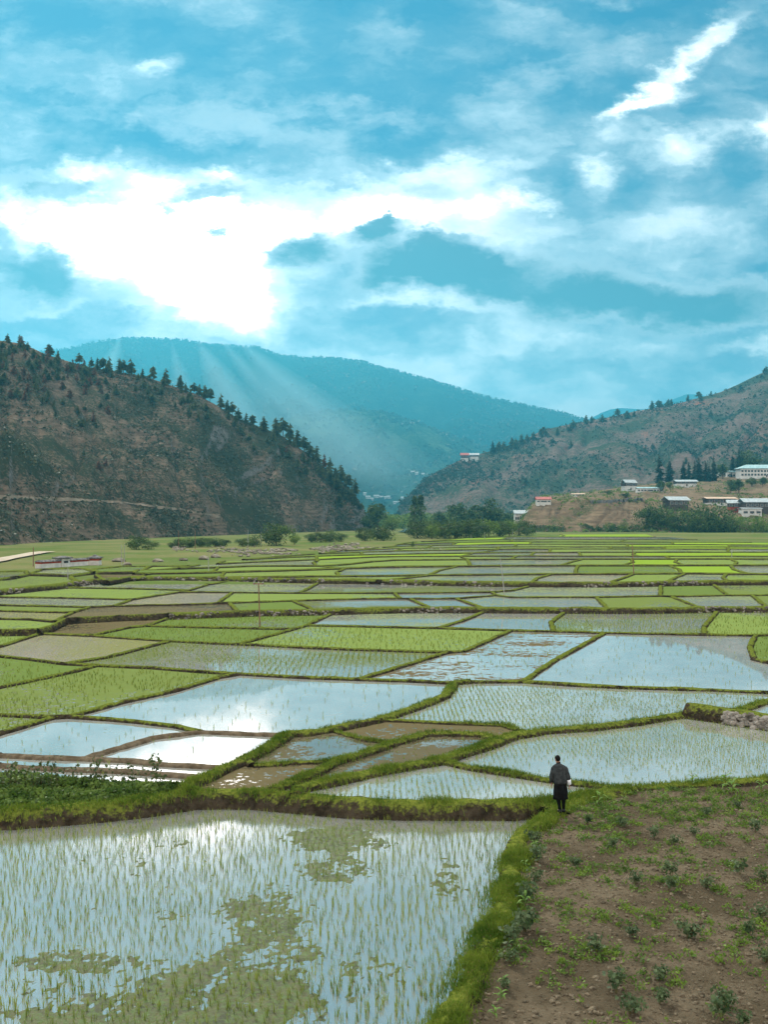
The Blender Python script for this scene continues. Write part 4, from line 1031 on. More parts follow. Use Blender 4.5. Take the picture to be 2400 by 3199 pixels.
def crown_pts(n, rx, ry, rz_, z0, lobes, jit=.35, rnd=NR):
    """points spread over a lumpy crown made of unequal lobes"""
    L = []
    for k in range(lobes):
        a = rnd.rand() * 6.28; h = rnd.rand(); rr = math.sqrt(max(.05, 1 - (2 * h - 1) ** 2)) * (.35 + .35 * rnd.rand())
        L.append((rx * rr * math.cos(a), ry * rr * math.sin(a), z0 + rz_ * (.25 + 1.35 * h), .28 + .30 * rnd.rand()))
    out = []
    for i in range(n):
        c = L[rnd.randint(lobes)]; d = rnd.randn(3); d /= np.linalg.norm(d); r = rnd.rand() ** .35 * c[3] * (1 + jit * .3 * rnd.randn())
        out.append((c[0] + d[0] * r * rx, c[1] + d[1] * r * ry, c[2] + d[2] * r * rz_))
    return np.array(out)
def broad_proto(seed, leafm, n=1500, ratio=.55, lobes=16, skirt=.12):
    """unit height broadleaf tree"""
    rn = np.random.RandomState(seed); rr = random.Random(seed)
    mb = MB(); mb.tube([(0,0,-.03),(.01,0,.12),(rr.uniform(-.03,.03),.01,.34),(rr.uniform(-.05,.05),0,.66)], [.035,.028,.02,.008], 7)
    for k in range(7):
        a = k * 2.3 + rr.random(); z = rr.uniform(.14, .5); r = ratio * rr.uniform(.25, .42)
        mb.tube([(0,0,z),(r*.5*math.cos(a), r*.5*math.sin(a), z+.10),(r*math.cos(a), r*math.sin(a), z+.2)], [.014,.009,.004], 5)
    tm = bpy.data.meshes.new('trunk'); tm.from_pydata(mb.v, [], mb.f); tm.materials.append(mTrunk)
    P = crown_pts(n, ratio * .62, ratio * .62, (1 - skirt) * .5, skirt, lobes, rnd=rn)
    P[:, 2] = np.clip(P[:, 2], skirt * .6, 1.02)
    cm = leafmesh('crown', P, .062, .8); cm.materials.append(leafm)
    return tm, cm
def poplar_proto(seed, leafm):
    rn = np.random.RandomState(seed); P = []
    for _ in range(1100):
        h = .06 + .94 * rn.rand(); r = .13 * math.sin(math.pi * min(.96, .12 + h * .86)) ** .6 * (1 + .25 * math.sin(h * 23 + seed)) * rn.rand() ** .4; a = rn.rand() * 6.28
        P.append((r * math.cos(a), r * math.sin(a), h))
    mb = MB(); mb.tube([(0,0,-.03),(0,0,.4),(0,0,.9)], [.022,.014,.004], 6)
    tm = bpy.data.meshes.new('trunk'); tm.from_pydata(mb.v, [], mb.f); tm.materials.append(mTrunk)
    cm = leafmesh('crown', np.array(P), .045, .6); cm.materials.append(leafm); return tm, cm
def conifer_proto(seed, leafm, width=.22, base=.14, gaps=.25, layers=16, droop=.10, top=1.0):
    rr = random.Random(seed); mb = MB()
    lean = rr.uniform(-.03, .03)
    mb.tube([(0,0,-.04),(lean*.4,0,.4),(lean,0,.97)], [.022,.015,.003], 6)
    tm = bpy.data.meshes.new('trunk'); tm.from_pydata(mb.v, [], mb.f); tm.materials.append(mTrunk)
    V, T = [], []
    for k in range(layers):
        f = k / (layers - 1); z = base + (1 - base) * f
        prof = (1 - f) ** (.75 if width < .3 else .5) * (.75 + .25 * min(1, f * 6)) * top + .03
        nb = max(4, int(9 - 4 * f))
        for b in range(nb):
            if rr.random() < gaps: continue
            a = rr.uniform(0, 6.28); L = width * prof * rr.uniform(.6, 1.25)
            ca, sa = math.cos(a), math.sin(a); wv_ = L * .30 + .012
            zz = z + rr.uniform(-.02, .02)
            for q in range(3):      # three ragged tufts along the bough
                r0, r1 = L * q / 3.4, L * (q + 1.5) / 3.4
                z0, z1 = zz - droop * r0 * 2, zz - droop * r1 * 2 + rr.uniform(-.012, .02); w_ = wv_ * (1.15 - .28 * q) * rr.uniform(.7, 1.2)
                i = len(V)
                V += [(r0*ca+lean*f, r0*sa, z0), (r1*.7*ca - sa*w_+lean*f, r1*.7*sa + ca*w_, (z0+z1)/2 - .012), (r1*ca+lean*f, r1*sa, z1), (r1*.7*ca + sa*w_+lean*f, r1*.7*sa - ca*w_, (z0+z1)/2 + .014)]
                T += [(i, i+1, i+2, i+3)]
                V += [(r0*ca+lean*f, r0*sa, z0 + w_*.5), (r1*.6*ca+lean*f, r1*.6*sa, z0 + w_ * .7), (r1*ca+lean*f, r1*sa, z1), (r1*.6*ca+lean*f, r1*.6*sa, z1 - w_*.45)]
                T += [(i+4, i+5, i+6, i+7)]
    cm = mesh_np('crown', V, T); cm.materials.append(leafm); return tm, cm
BR = [broad_proto(s, mBroad, 1500, r) for s, r in ((1, .85), (2, 1.0), (3, .75), (4, .62))]
RND = [broad_proto(s, mBroad, 2200, r, 18, .04) for s, r in ((51, 1.5), (52, 1.75), (53, 1.35))]
BRL = [broad_proto(s, mBroadL, 1400, r) for s, r in ((5, .85), (6, 1.0))]
BUSH = [broad_proto(s, mBroad, 1200, 1.25, 14, .02) for s in (7, 8)]; BUSHL = [broad_proto(s, mBroadL, 1200, 1.35, 14, .02) for s in (9, 10)]
POP = [poplar_proto(11, mBroad), poplar_proto(12, mBroad)]
PIN = [conifer_proto(s, mPine, w_, b, gp) for s, w_, b, gp in ((21,.35,.18,.35),(22,.30,.10,.25),(23,.42,.30,.42),(24,.34,.14,.4),(25,.31,.06,.2),(26,.40,.36,.42))]
RUS = [conifer_proto(s, mRust, .30, .15, .35) for s in (31, 32)]
CYP = [conifer_proto(s, mCyp, .21, .03, .04, 22, .05) for s in (41, 42, 43)]
def tree(name, loc, h, proto, label, cat='tree', group=None, wide=1.0):
    t = two_part(name, loc, proto, ('trunk', 'crown'), R.uniform(0, 6.28), 1); t.scale = (h * wide, h * wide, h)
    return tag(t, label, cat, group)
def vtree(name, sx, s0, s1, proto, label, group=None, wide=1.0, D=None, z=None):
    """tree standing on the valley floor: photo column, foot row, top row"""
    q = gpos(sx, s0) if D is None else polar(sx, D, s0)
    h = (s0 - s1) / F * q.y
    q.z -= .1
    return tree(name, q, h, proto, label, group=group, wide=wide)
vtree('broadleaf_tree', 425, 1716, 1668, RND[0], 'round green tree at the hill foot straight above the little red and white shrine')
vtree('broadleaf_tree', 464, 1716, 1683, RND[1], 'lower green tree touching the right side of the round tree near the shrine')
for i, (x, a, b) in enumerate([(535,1711,1692),(563,1710,1679),(592,1710,1676),(622,1709,1676),(648,1709,1677),(678,1708,1676),(700,1707,1681)]):
    vtree('broadleaf_tree', x, a, b, RND[i % 3], 'round tree in the clipped dense row at the foot of the left hill', 'row of round trees at the foot of the left hill', 1.0)
vtree('broadleaf_tree', 757, 1708, 1678, RND[0], 'round light tree just left of the biggest dark tree under the left hill')
vtree('broadleaf_tree', 792, 1707, 1669, RND[2], 'taller round tree touching the left side of the biggest dark tree')
vtree('broadleaf_tree', 862, 1704, 1626, RND[0], 'biggest dark domed tree standing alone at the foot of the left hill')
vtree('broadleaf_tree', 920, 1701, 1664, BRL[0], 'small light green tree leaning out from the right side of the big dome tree')
for i, (x, a, b, l) in enumerate([(972,1694,1664,'leftmost round tree of the small group under the grey rock face'), (1003,1694,1658,'second round tree of the small group under the grey rock face'), (1033,1693,1651,'tallest tree of the small group under the grey rock face'), (1066,1692,1662,'rightmost low tree of the small group under the grey rock face')]):
    vtree('broadleaf_tree', x, a, b, RND[i % 3], l)
vtree('broadleaf_tree', 1140, 1690, 1643, RND[0], 'wide dark tree at the right tip of the left hill, in front')
vtree('broadleaf_tree', 1196, 1689, 1632, RND[2], 'tall dark tree at the right tip of the left hill, beside the pale river gap')
tree('broadleaf_tree', polar(1180, 640, 1664), 640 * 100 / F, BR[2], 'high bluish dark tree rising behind the trees at the tip of the left hill', wide=.9)
tree('broadleaf_tree', polar(1155, 660, 1664), 660 * 75 / F, BR[3], 'slim dark tree squeezed between the left hill tip and the high bluish tree')
tree('broadleaf_tree', polar(1225, 650, 1664), 650 * 55 / F, BRL[0], 'light yellow-green tree beside the pale river gap')
tree('poplar_tree', polar(1296, 600, 1668), 600 * 118 / F, POP[0], 'left one of the two tall narrow poplars in the middle of the valley', wide=1.15)
tree('poplar_tree', polar(1315, 605, 1668), 605 * 121 / F, POP[1], 'right one of the two tall narrow poplars, slightly taller', wide=1.1)
for i, (x, a, b, k, l) in enumerate([(1305,1682,1622,0,'dark tree under the feet of the two poplars'), (1350,1684,1632,4,'yellowish green tree right of the poplars, front of the valley wood'), (1340,1680,1618,1,'dark leafy tree behind the yellowish one near the poplars'),
    (1392,1683,1616,2,'dark high tree in the valley wood, second from the yellowish tree'), (1425,1682,1624,0,'mid green tree in the valley wood left of its center'), (1458,1682,1612,1,'broad dark tree at the middle of the valley wood'), (1493,1681,1618,2,'dark tree right of the middle of the valley wood'),
    (1528,1680,1618,5,'lighter green tree in the right half of the valley wood'), (1560,1678,1622,0,'rounded tree in the right half of the valley wood'), (1592,1677,1618,4,'bright green tree near the right end of the valley wood'), (1622,1675,1620,1,'dark tree closing the right end of the valley wood'), (1650,1672,1632,0,'low tree past the right end of the valley wood, below the eroded bluff')]):
    vtree('broadleaf_tree', x, a, b, (RND + BR[:1] + BRL)[k], l, wide=1.0)
for i, (x, D, dh, l) in enumerate([(1420, 700, 92, 'pale tall tree top showing above the valley wood, left one'), (1452, 690, 98, 'rounded tree top showing above the valley wood, centre one'), (1490, 700, 92, 'feathery tree top showing above the valley wood, right one'), (1537, 680, 105, 'big round dark tree standing high above the right part of the valley wood'), (1375, 720, 68, 'low bluish tree top behind the valley wood near the poplars'), (1570, 740, 82, 'bluish tree top behind the big round dark tree')]):
    tree('broadleaf_tree', polar(x, D, 1662), dh / F * D, BR[i % 4], l, wide=.95)
vtree('shrub', 1291, 1712, 1688, BUSH[0], 'lone dark bush standing out in the fields below the poplars', wide=.45)
# far wood filling the valley mouth, one mass
pts = []
for _ in range(420):
    x = R.uniform(1160, 1720); D = R.uniform(760, 1250); q = polar(x, D, 1650); q.z = 1.5
    h = R.uniform(5, 12) * (1.2 if D > 1000 else 1); r_ = h * R.uniform(.3, .55)
    for _k in range(70):
        d = NR.randn(3); d /= np.linalg.norm(d); pts.append((q.x + d[0] * r_, q.y + d[1] * r_, q.z + h * .5 + d[2] * h * .5))
link('valley_wood', leafmesh('valley_wood', np.array(pts), 1.9, .8), mBroadL, kind='stuff')

# ---- plateau on the right
def btree(name, sx, s0, s1, proto, label, group=None, wide=1.0, surf=BL, t0=0.0):
    q, t = surf.find(sx, s0, t0=t0); q = q.copy(); h = (YH - (q.z - CAM) / q.y * F - s1) / F * q.y; q.z -= h * .02
    return tree(name, q, max(h, 1.0), proto, label, group=group, wide=wide)
btree('broadleaf_tree', 2024, 1650, 1577, RND[0], 'big dark round tree below the grey-roofed house on the right slope', wide=.8)
btree('broadleaf_tree', 2068, 1646, 1566, RND[2], 'large rounded tree leaning against the front of the grey-roofed house', wide=.9)
btree('broadleaf_tree', 2188, 1672, 1564, RND[2], 'very large dark tree under the flat tan-roofed house, left of its pair', wide=.85)
btree('broadleaf_tree', 2248, 1670, 1566, RND[2], 'very large dark tree under the flat tan-roofed house, right of its pair', wide=.85)
for x, a, b, k, l in [(2160,1676,1630,0,'dark bush spilling out at the left foot of the very large dark trees'), (2272,1672,1622,0,'dark green bush at the right foot of the very large dark trees'), (2312,1668,1612,1,'rounded fresh green bush in front of the red-walled house'), (2350,1664,1620,1,'wide bright green bush below the long grey roofs'), (2388,1670,1600,1,'bright green bush at the right edge of the photo below the houses')]:
    btree('shrub', x, a, b, (BUSH, BUSHL)[k][int(x) % 2], l, wide=.85)
for i, (x, a, b, w_) in enumerate([(2061,1500,1419,.8),(2093,1500,1431,1.0),(2137,1502,1438,1.0),(2154,1502,1440,.8),(2172,1503,1438,.9),(2186,1503,1428,1.0),(2206,1503,1440,1.0),(2216,1503,1449,.9),(2233,1502,1426,.8)]):
    lab = ['slim pointed cypress, first from the left in the dark row on the terrace', 'broad pointed cypress, second from the left in the dark row on the terrace'][i] if i < 2 else 'pointed dark cypress inside the close-grown part of the row on the right terrace'
    btree('cypress_tree', x, a, b, CYP[i % 3], lab, None if i < 2 else 'close row of cypresses on the right terrace', w_ * 1.35, t0=.5)
btree('broadleaf_tree', 2260, 1496, 1444, BR[2], 'round dark green tree left of the long white building', t0=.5)
btree('conifer_tree', 2289, 1478, 1420, CYP[0], 'dark conifer left of the tallest one behind the long white building', t0=.5, wide=1.3)
btree('conifer_tree', 2310, 1478, 1402, CYP[1], 'tallest dark conifer behind the left end of the long white building', t0=.5, wide=1.2)
btree('broadleaf_tree', 2340, 1472, 1405, BR[3], 'rounded dark tree standing up behind the roof of the long white building', t0=.5, wide=1.3)
for i, (x, a, b, k, w_, l) in enumerate([(2064,1540,1498,2,1,'small round tree left of the blue sheds on the terrace'), (2095,1528,1505,0,1.2,'low bush beside the small house below the cypress row'), (2215,1500,1478,2,1.2,'grey-green bush on the bank left of the round dark tree'), (2285,1540,1495,0,1.0,'leafy green tree on the bank below the long white building, left one'), (2310,1540,1492,2,1.0,'leafy green tree on the bank below the long white building, middle one'),
    (2350,1520,1488,1,1.2,'low spreading trees bank under the right part of the white building'), (2385,1520,1488,0,1.1,'green tree at the right edge under the long white building'), (1900,1545,1530,1,2.2,'low hedge-like bush on the terrace left of the tall white house'), (1955,1556,1538,1,2.6,'wide low bush right in front of the tall white house'), (2130,1575,1552,0,1.2,'scrubby bush between the grey-roofed house and the bluff edge')]):
    btree('broadleaf_tree' if k != 1 else 'shrub', x, a, b, BR[k], l, wide=w_, t0=.4)
# ---- pines on the left hill
SKY = [(22,1055,1030),(60,1062,1036),(150,1100,1064),(158,1103,1068),(180,1112,1090),(247,1136,1098),(285,1144,1112),(305,1150,1112),(322,1152,1114),(340,1155,1106),(372,1162,1113),(385,1163,1118),(408,1166,1112),(445,1176,1146),(477,1186,1136),(518,1196,1142),(563,1210,1166),(605,1226,1190),(622,1232,1194),(640,1240,1196),(655,1250,1206),(690,1270,1222),(710,1284,1244),(725,1294,1248),(745,1307,1270),(770,1318,1286),(790,1326,1290),(823,1340,1292),(862,1352,1296),(884,1360,1296),(905,1372,1312),(930,1392,1332),(950,1408,1355),(968,1424,1372),(990,1440,1384),(1012,1458,1412),(1030,1472,1420),(1065,1500,1444),(1090,1520,1472),(1110,1540,1486)]
for i, (x, a, b) in enumerate(SKY):
    if 440 < x < 570:
        lab = {445: 'short tufted pine at the left of four lone pines on the hill skyline', 477: 'second of four lone pines on the hill skyline, wide topped', 518: 'third of four lone pines on the hill skyline, pointed', 563: 'last and lowest of four lone pines on the hill skyline'}[x]; gp = None
    else: lab, gp = 'pine standing on the skyline of the left hill against the mountain or sky', 'pines along the skyline of the left hill'
    q, t = LH.find(x, a + 6); q = q.copy(); h = (a - b + 8) / F * q.y * .86; q.z -= .3
    tree('pine_tree', q, h, PIN[i % 6] if x not in (62, 1012) else RUS[0], lab, 'pine', gp, R.uniform(.85, 1.3))
n_p = 0
for _ in range(4000):
    if n_p >= 195: break
    x = R.uniform(-20, 1130); ry = YH - (LH.pos(x, 1).z - CAM) / LH.pos(x, 1).y * F
    early = n_p < 115
    if early: x = R.uniform(-20, 350); ry = YH - (LH.pos(x, 1).z - CAM) / LH.pos(x, 1).y * F
    dep = abs(R.gauss(0, 1)) * (95 if x < 330 else 55 if x < 500 else 38)
    if early: dep = abs(R.gauss(0, 1)) * (75 if R.random() < .7 else 150)
    sy = ry + 8 + dep
    if sy > 1600: continue
    q, t = LH.find(x, sy)
    if noise.noise(Vector((q.x * .03, q.y * .03, 2))) < -.05 and dep > 25 and not early: continue
    q = q.copy(); q.z -= .3; n_p += 1
    h = R.uniform(20, 37) / F * q.y * (1.1 if x > 800 else 1.0); rust = R.random() < (.28 if x < 420 else .06)
    tree('pine_tree', q, h, RUS[n_p % 2] if rust else PIN[n_p % 6], 'rust-brown dying pine among the green ones on the left hill' if rust else 'green pine on the upper slope of the left hill, below its skyline', 'pine', 'rust-brown pines on the left hill' if rust else 'green pines on the slope of the left hill', R.uniform(.9, 1.4))
for x, sy, hh in [(1085,1560,40),(1050,1530,50),(1030,1515,52),(1000,1490,46),(1060,1580,42),(955,1485,36),(1120,1590,32)]:
    q, t = LH.find(x, sy); q = q.copy(); q.z -= .5
    tree('pine_tree', q, hh / F * q.y, PIN[int(x) % 6], 'dense dark pine bunched near the rocky right end of the left hill', 'pine', 'pines bunched at the right end of the left hill', 1.5)
# scrub, one mass
pts = []
for _ in range(15000):
    x = R.uniform(-60, 1150); t = R.random() ** .9; q = LH.pos(x, t)
    k = noise.noise(Vector((q.x * .018, q.y * .018, 2))) * .8 + noise.noise(Vector((q.x * .06, q.z * .06, 4))) * .6
    if R.random() > .30 + k * .9: continue
    r_ = R.uniform(.4, 1.3) * (1.5 if R.random() < .12 else 1)
    for _k in range(9):
        d = NR.randn(3); d /= np.linalg.norm(d); pts.append((q.x + d[0] * r_, q.y + d[1] * r_, q.z + .2 + abs(d[2]) * r_ * .8))
link('hillside_scrub', leafmesh('hillside_scrub', np.array(pts), .95, .7), mScrub, kind='stuff')
# ---- right hill trees
n_p = 0
for _ in range(6000):
    if n_p >= 50: break
    x = R.uniform(1500, 2420); ridge = R.random() < .55
    t = R.uniform(.93, 1.0) if ridge else R.uniform(.25, .95); q = RH.pos(x, t).copy()
    if not ridge and noise.noise(Vector((q.x * .008, q.y * .008, 7))) < .05: continue
    n_p += 1; h = R.uniform(9, 17) * (1.1 if ridge else .9); q.z -= .5
    tree('pine_tree', q, h, PIN[n_p % 6], 'small pine on the ridge line of the right hill' if ridge else 'small dark pine on the open slope of the right hill', 'pine', 'pines along the right hill ridge' if ridge else 'pines scattered on the right hill slope', 1.3)
q, t = RH.find(1540, 1417); tree('conifer_tree', q, 40 / F * q.y, CYP[1], 'single big dark tree on the right hill crest beside the small red temple', 'tree', None, 1.7)
for x in (1560, 1575, 1600, 1612, 1630, 1650, 1668, 1690, 1700):
    q = RH.pos(x, .97); tree('pine_tree', q, R.uniform(10, 17), PIN[int(x) % 6], 'bushy dark pine on the lower crest of the right hill, right of the big tree', 'pine', 'pines on the lower crest of the right hill', 1.6)
pts = []
for _ in range(9000):
    x = R.uniform(1235, 2450); t = R.random(); q = RH.pos(x, t)
    k = noise.noise(Vector((q.x * .005, q.y * .005, 5))) * .9 + noise.noise(Vector((q.x * .02, q.z * .02, 8))) * .5 + (t - .5) * .35
    if R.random() > .33 + k: continue
    r_ = R.uniform(1.2, 3.8)
    for _k in range(9):
        d = NR.randn(3); d /= np.linalg.norm(d); pts.append((q.x + d[0] * r_, q.y + d[1] * r_, q.z + .2 + abs(d[2]) * r_ * 1.1))
link('hillside_scrub', leafmesh('hillside_scrub', np.array(pts), 2.6, .7), mCyp, kind='stuff')
pts = []
for _ in range(3200):
    x = R.uniform(1600, 2450); t = R.random(); q = BL.pos(x, t)
    if .2 < t < .64 and x < 2040 and R.random() < .7: continue
    k = noise.noise(Vector((q.x * .03, q.y * .03, 5))) + (.45 if t < .22 else 0)
    if R.random() > .34 + k: continue
    r_ = R.uniform(.8, 2.6)
    for _k in range(22):
        d = NR.randn(3); d /= np.linalg.norm(d); pts.append((q.x + d[0] * r_, q.y + d[1] * r_, q.z + abs(d[2]) * r_ * .9))
link('terrace_scrub', leafmesh('terrace_scrub', np.array(pts), .9, .7), mBroadL, kind='stuff')
# forest texture of the far mountains
mFar = leafmat('far_forest_leaf', (.018, .042, .022), (.04, .075, .035), .004, .1)
pts = []
for sf, n_, r0 in ((FM, 16000, 9), (SP, 9000, 7)):
    for _ in range(n_):
        x = R.uniform(120, 1900); t = R.random() ** .75; q = sf.pos(x, t)
        if noise.noise(Vector((q.x * .0022, q.y * .0022, 5))) + noise.noise(Vector((q.x * .008, q.y * .008, 1))) * .6 < -.12 and t < .97: continue
        r_ = R.uniform(.6, 1.3) * r0
        for _k in range(3): pts.append((q.x + R.gauss(0, .4) * r_, q.y + R.gauss(0, .4) * r_, q.z + R.uniform(.1, 1.0) * r_))
    for _ in range(900 if sf is FM else 300):
        q = sf.pos(R.uniform(100, 1900), R.uniform(.99, 1.005))
        for _k in range(3): pts.append((q.x + R.gauss(0, 3), q.y + R.gauss(0, 3), q.z + R.uniform(0, 1.1) * 12))
link('mountain_forest', leafmesh('mountain_forest', np.array(pts), 13, .8), mFar, kind='stuff')

# ------------------------------------------------------------------ road, trail, rubble, river
def strip(name, pts, w_, mat, dz=.05):
    V, Q = [], []
    for i, q in enumerate(pts):
        d = (pts[min(i+1, len(pts)-1)] - pts[max(i-1, 0)]); n_ = Vector((d.y, -d.x, 0)).normalized(); ww = w_ * (1 + .25 * noise.noise(q * .07))
        V += [q + n_ * ww * .5 + Vector((0, 0, dz)), q - n_ * ww * .5 + Vector((0, 0, dz))]
    for i in range(len(pts) - 1): Q.append((2*i, 2*i+1, 2*i+3, 2*i+2))
    return link(name, mesh_np(name, [tuple(v) for v in V], Q), mat, kind='structure')
mRoad = varied('pale_track', (.32, .27, .20), (.46, .40, .31), .5, .95, .1, .4, 3)
rp = [(-120,1775),(0,1750),(72,1737),(120,1728),(150,1725)]
P = [gpos(lerp(a[0], b[0], k / 10), lerp(a[1], b[1], k / 10)) for a, b in zip(rp, rp[1:]) for k in range(10)]
strip('dirt_road', P, 4.0, mRoad, .22)
V, Q = [], []
mTrail = varied('trail_earth', (.12, .098, .07), (.18, .15, .11), .3, .95, .1)
tr_ = [(-60,1546),(60,1556),(200,1560),(330,1566),(420,1575),(500,1584),(570,1592),(640,1606),(690,1616)]
Pt = []
for a, b in zip(tr_, tr_[1:]):
    for k in range(14):
        f = k / 14; q, t = LH.find(lerp(a[0], b[0], f), lerp(a[1], b[1], f) , 300); Pt.append((q, t, lerp(a[0], b[0], f)))
for q, t, x in Pt:
    q2 = LH.pos(x, max(0, t - .008)); V += [tuple(q + Vector((0, 0, .35))), tuple(q2 + Vector((0, 0, .35)))]
for i in range(len(Pt) - 1): Q.append((2*i, 2*i+1, 2*i+3, 2*i+2))
link('hill_path', mesh_np('hill_path', V, Q), mTrail, kind='structure')
mRub = varied('rubble_stone', (.11, .095, .07), (.27, .24, .19), .35, .9, .1, .5, 3)
mb = MB()
for _ in range(800):
    sx = R.uniform(540, 1120); c0 = interp([(540,1716),(700,1724),(840,1726),(960,1722),(1120,1702)], sx); sy = c0 + R.gauss(0, 5.5) - (6 if sx < 700 else 0)
    if noise.noise(Vector((sx * .012, sy * .1, 4))) < -.12: continue
    q = gpos(sx, sy); mb.rock((q.x, q.y, q.z + .15), R.uniform(.15, .6), .45)
mb.build('rubble', mRub, kind='stuff')
mb = MB()
for _ in range(260):
    sx = R.uniform(1060, 1400); q = gpos(sx, R.gauss(1716, 3)); mb.rock((q.x, q.y, q.z + .1), R.uniform(.2, .6), .6)
mb.build('rubble', mRub, kind='stuff')
for x, y, r_, l in [(371,1754,2.0,'largest pale boulder, low and wide, right of the small red and white shrine'), (397,1766,1.3,'flat pale stone just below the largest boulder in the meadow'), (492,1755,1.8,'pale pointed boulder in the meadow centre left, alone'), (573,1751,1.4,'grey boulder at the meadow edge right of the pointed one'), (636,1747,1.9,'tan boulder heap at the corner of the first far paddies'), (672,1740,1.7,'pale boulder behind the tan one at the far paddies')]:
    q = gpos(x, y); mb = MB(); r_ *= .62
    mb.rock((0, 0, r_ * .18), r_, .5); mb.rock((r_ * .5, .1, r_ * .1), r_ * .6, .5); mb.rock((-r_ * .55, -.1, r_ * .05), r_ * .5, .5)
    o = mb.build('boulder', mRub); o.location = q; tag(o, l, 'boulder')
P = [polar(x, D, YH + (CAM - 1.75) * F / D) for x, D in ((1262, 570), (1272, 620), (1278, 700), (1270, 800), (1255, 950))]
strip('river', P, 7.0, NEARMAT, .1)

# ------------------------------------------------------------------ poles
mPole = varied('weathered_wood', (.13, .075, .05), (.20, .12, .085), 4, .9, .1)
mPoleG = varied('grey_pole', (.20, .20, .19), (.30, .30, .28), 3, .8, .2)
def pole(q, h, r_, mat, label, arm=False, lean=0.0):
    t = empty('utility_pole', q); tag(t, label, 'pole')
    mb = MB(); mb.tube([(0,0,-.4),(lean*.5,0,h*.5),(lean,0,h)], [r_*1.15, r_, r_*.8], 8); mb.build('shaft', mat, t)
    if arm:
        mb = MB(); mb.box(lean-.42, lean+.42, -.05, .05, h*.93, h*.93+.08); mb.build('crossarm', mat, t)
        for s_ in (-.36, 0, .36):
            mb = MB(); mb.tube([(lean+s_,0,h*.93+.08),(lean+s_,0,h*.93+.17),(lean+s_,0,h*.93+.22)], [.05,.07,.03], 7); mb.build('insulator', mPoleG, t)
    return t
q = at(812, 1964, Z1); pole(q, (1964-1815)/F*q.y, .052, mPole, 'reddish brown wooden pole with insulators on top, reflected in the paddies left of centre', True, -.12)
q = at(1578, 1860, Z2); pole(q, 117/F*q.y, .042, mPoleG, 'thin leaning grey pole rising from the middle terrace, right of centre', False, -.5)
q = at(1982, 1794, 1.2); pole(q, 92/F*q.y, .07, mPole, 'straight brown wooden pole among the bright green paddies at right', False, -.25)
for x, a, b, r_, m_, l in [(2288,1750,1716,.10,mPoleG,'thin grey pole at the far right between lime green paddies'), (103,1768,1710,.13,mPole,'brown pole beside the pale dirt road at the left'), (379,1772,1702,.09,mPoleG,'left pole of the close grey pair in the meadow'), (388,1758,1700,.09,mPoleG,'right pole of the close grey pair in the meadow'), (211,1815,1772,.08,mPoleG,'faint grey pole in the paddies below the long red and white wall'), (651,1795,1728,.07,mPoleG,'thin grey pole at the left of the farther green paddies'),
    (557,1714,1656,.12,mPole,'brown pole at the left end of the row of round trees'), (609,1713,1658,.12,mPole,'brown pole in front of the row of round trees'), (774,1708,1655,.12,mPoleG,'grey pole rising over the light trees left of the big dome tree'), (815,1704,1660,.14,mPoleG,'pale pole against the left side of the big dome tree'), (988,1694,1650,.13,mPoleG,'pale pole in front of the small tree group under the rock face'), (1473,1688,1668,.12,mPoleG,'grey post before the middle of the valley wood'), (1515,1687,1662,.12,mPoleG,'grey post before the right half of the valley wood'), (1602,1678,1652,.14,mPoleG,'grey post before the right end of the valley wood')]:
    q = gpos(x, a); pole(q, (a - b) / F * q.y, r_ * .65, m_, l)

# ------------------------------------------------------------------ buildings
mWhite = varied('whitewash', (.42, .41, .39), (.58, .57, .54), .8, .9, .1)
mRed = varied('ochre_red_band', (.24, .035, .015), (.30, .05, .025), 1.2, .9, .1)
mSlate = varied('stone_slates', (.05, .05, .05), (.14, .135, .13), 1.6, .85, .2, .5, 6)
mTimber = varied('dark_timber', (.035, .025, .02), (.075, .05, .04), 2.5, .7, .2)
mPane = varied('window_dark', (.02, .022, .025), (.04, .045, .05), 2, .2, .5)
mRoofG = varied('grey_tin_roof', (.28, .33, .34), (.42, .47, .48), .6, .5, .4)
mRoofT = varied('teal_tin_roof', (.22, .38, .40), (.36, .52, .53), .5, .5, .4)
mRoofTan = varied('tan_roof', (.42, .31, .22), (.55, .42, .31), .8, .8, .2)
mRoofRed = varied('red_tin_roof', (.30, .08, .07), (.42, .14, .12), .8, .6, .3)
def child(mb, name, mat, t): return mb.build(name, mat, t)
def gable_roof(w_, d_, z, rise, over, th=.25):
    mb = MB(); x0, x1 = -w_/2 - over, w_/2 + over; y0, y1 = -d_/2 - over, d_/2 + over
    mb.add([(x0,y0,z),(x1,y0,z),(x1,0,z+rise),(x0,0,z+rise),(x0,y1,z),(x1,y1,z),
            (x0,y0,z-th),(x1,y0,z-th),(x1,0,z+rise-th),(x0,0,z+rise-th),(x0,y1,z-th),(x1,y1,z-th)],
           [(0,1,2,3),(3,2,5,4),(7,6,9,8),(8,9,10,11),(0,6,7,1),(4,5,11,10),(0,3,9,6),(3,4,10,9),(1,7,8,2),(2,8,11,5)])
    return mb
def hip_roof(w_, d_, z, rise, over):
    mb = MB(); x, y = w_/2 + over, d_/2 + over; r_ = max(.2, x - y)
    mb.add([(-x,-y,z),(x,-y,z),(x,y,z),(-x,y,z),(-r_,0,z+rise),(r_,0,z+rise),(-x,-y,z-.2),(x,-y,z-.2),(x,y,z-.2),(-x,y,z-.2)],
           [(0,1,5,4),(1,2,5),(2,3,4,5),(3,0,4),(6,7,1,0),(7,8,2,1),(8,9,3,2),(9,6,0,3),(9,8,7,6)])
    return mb
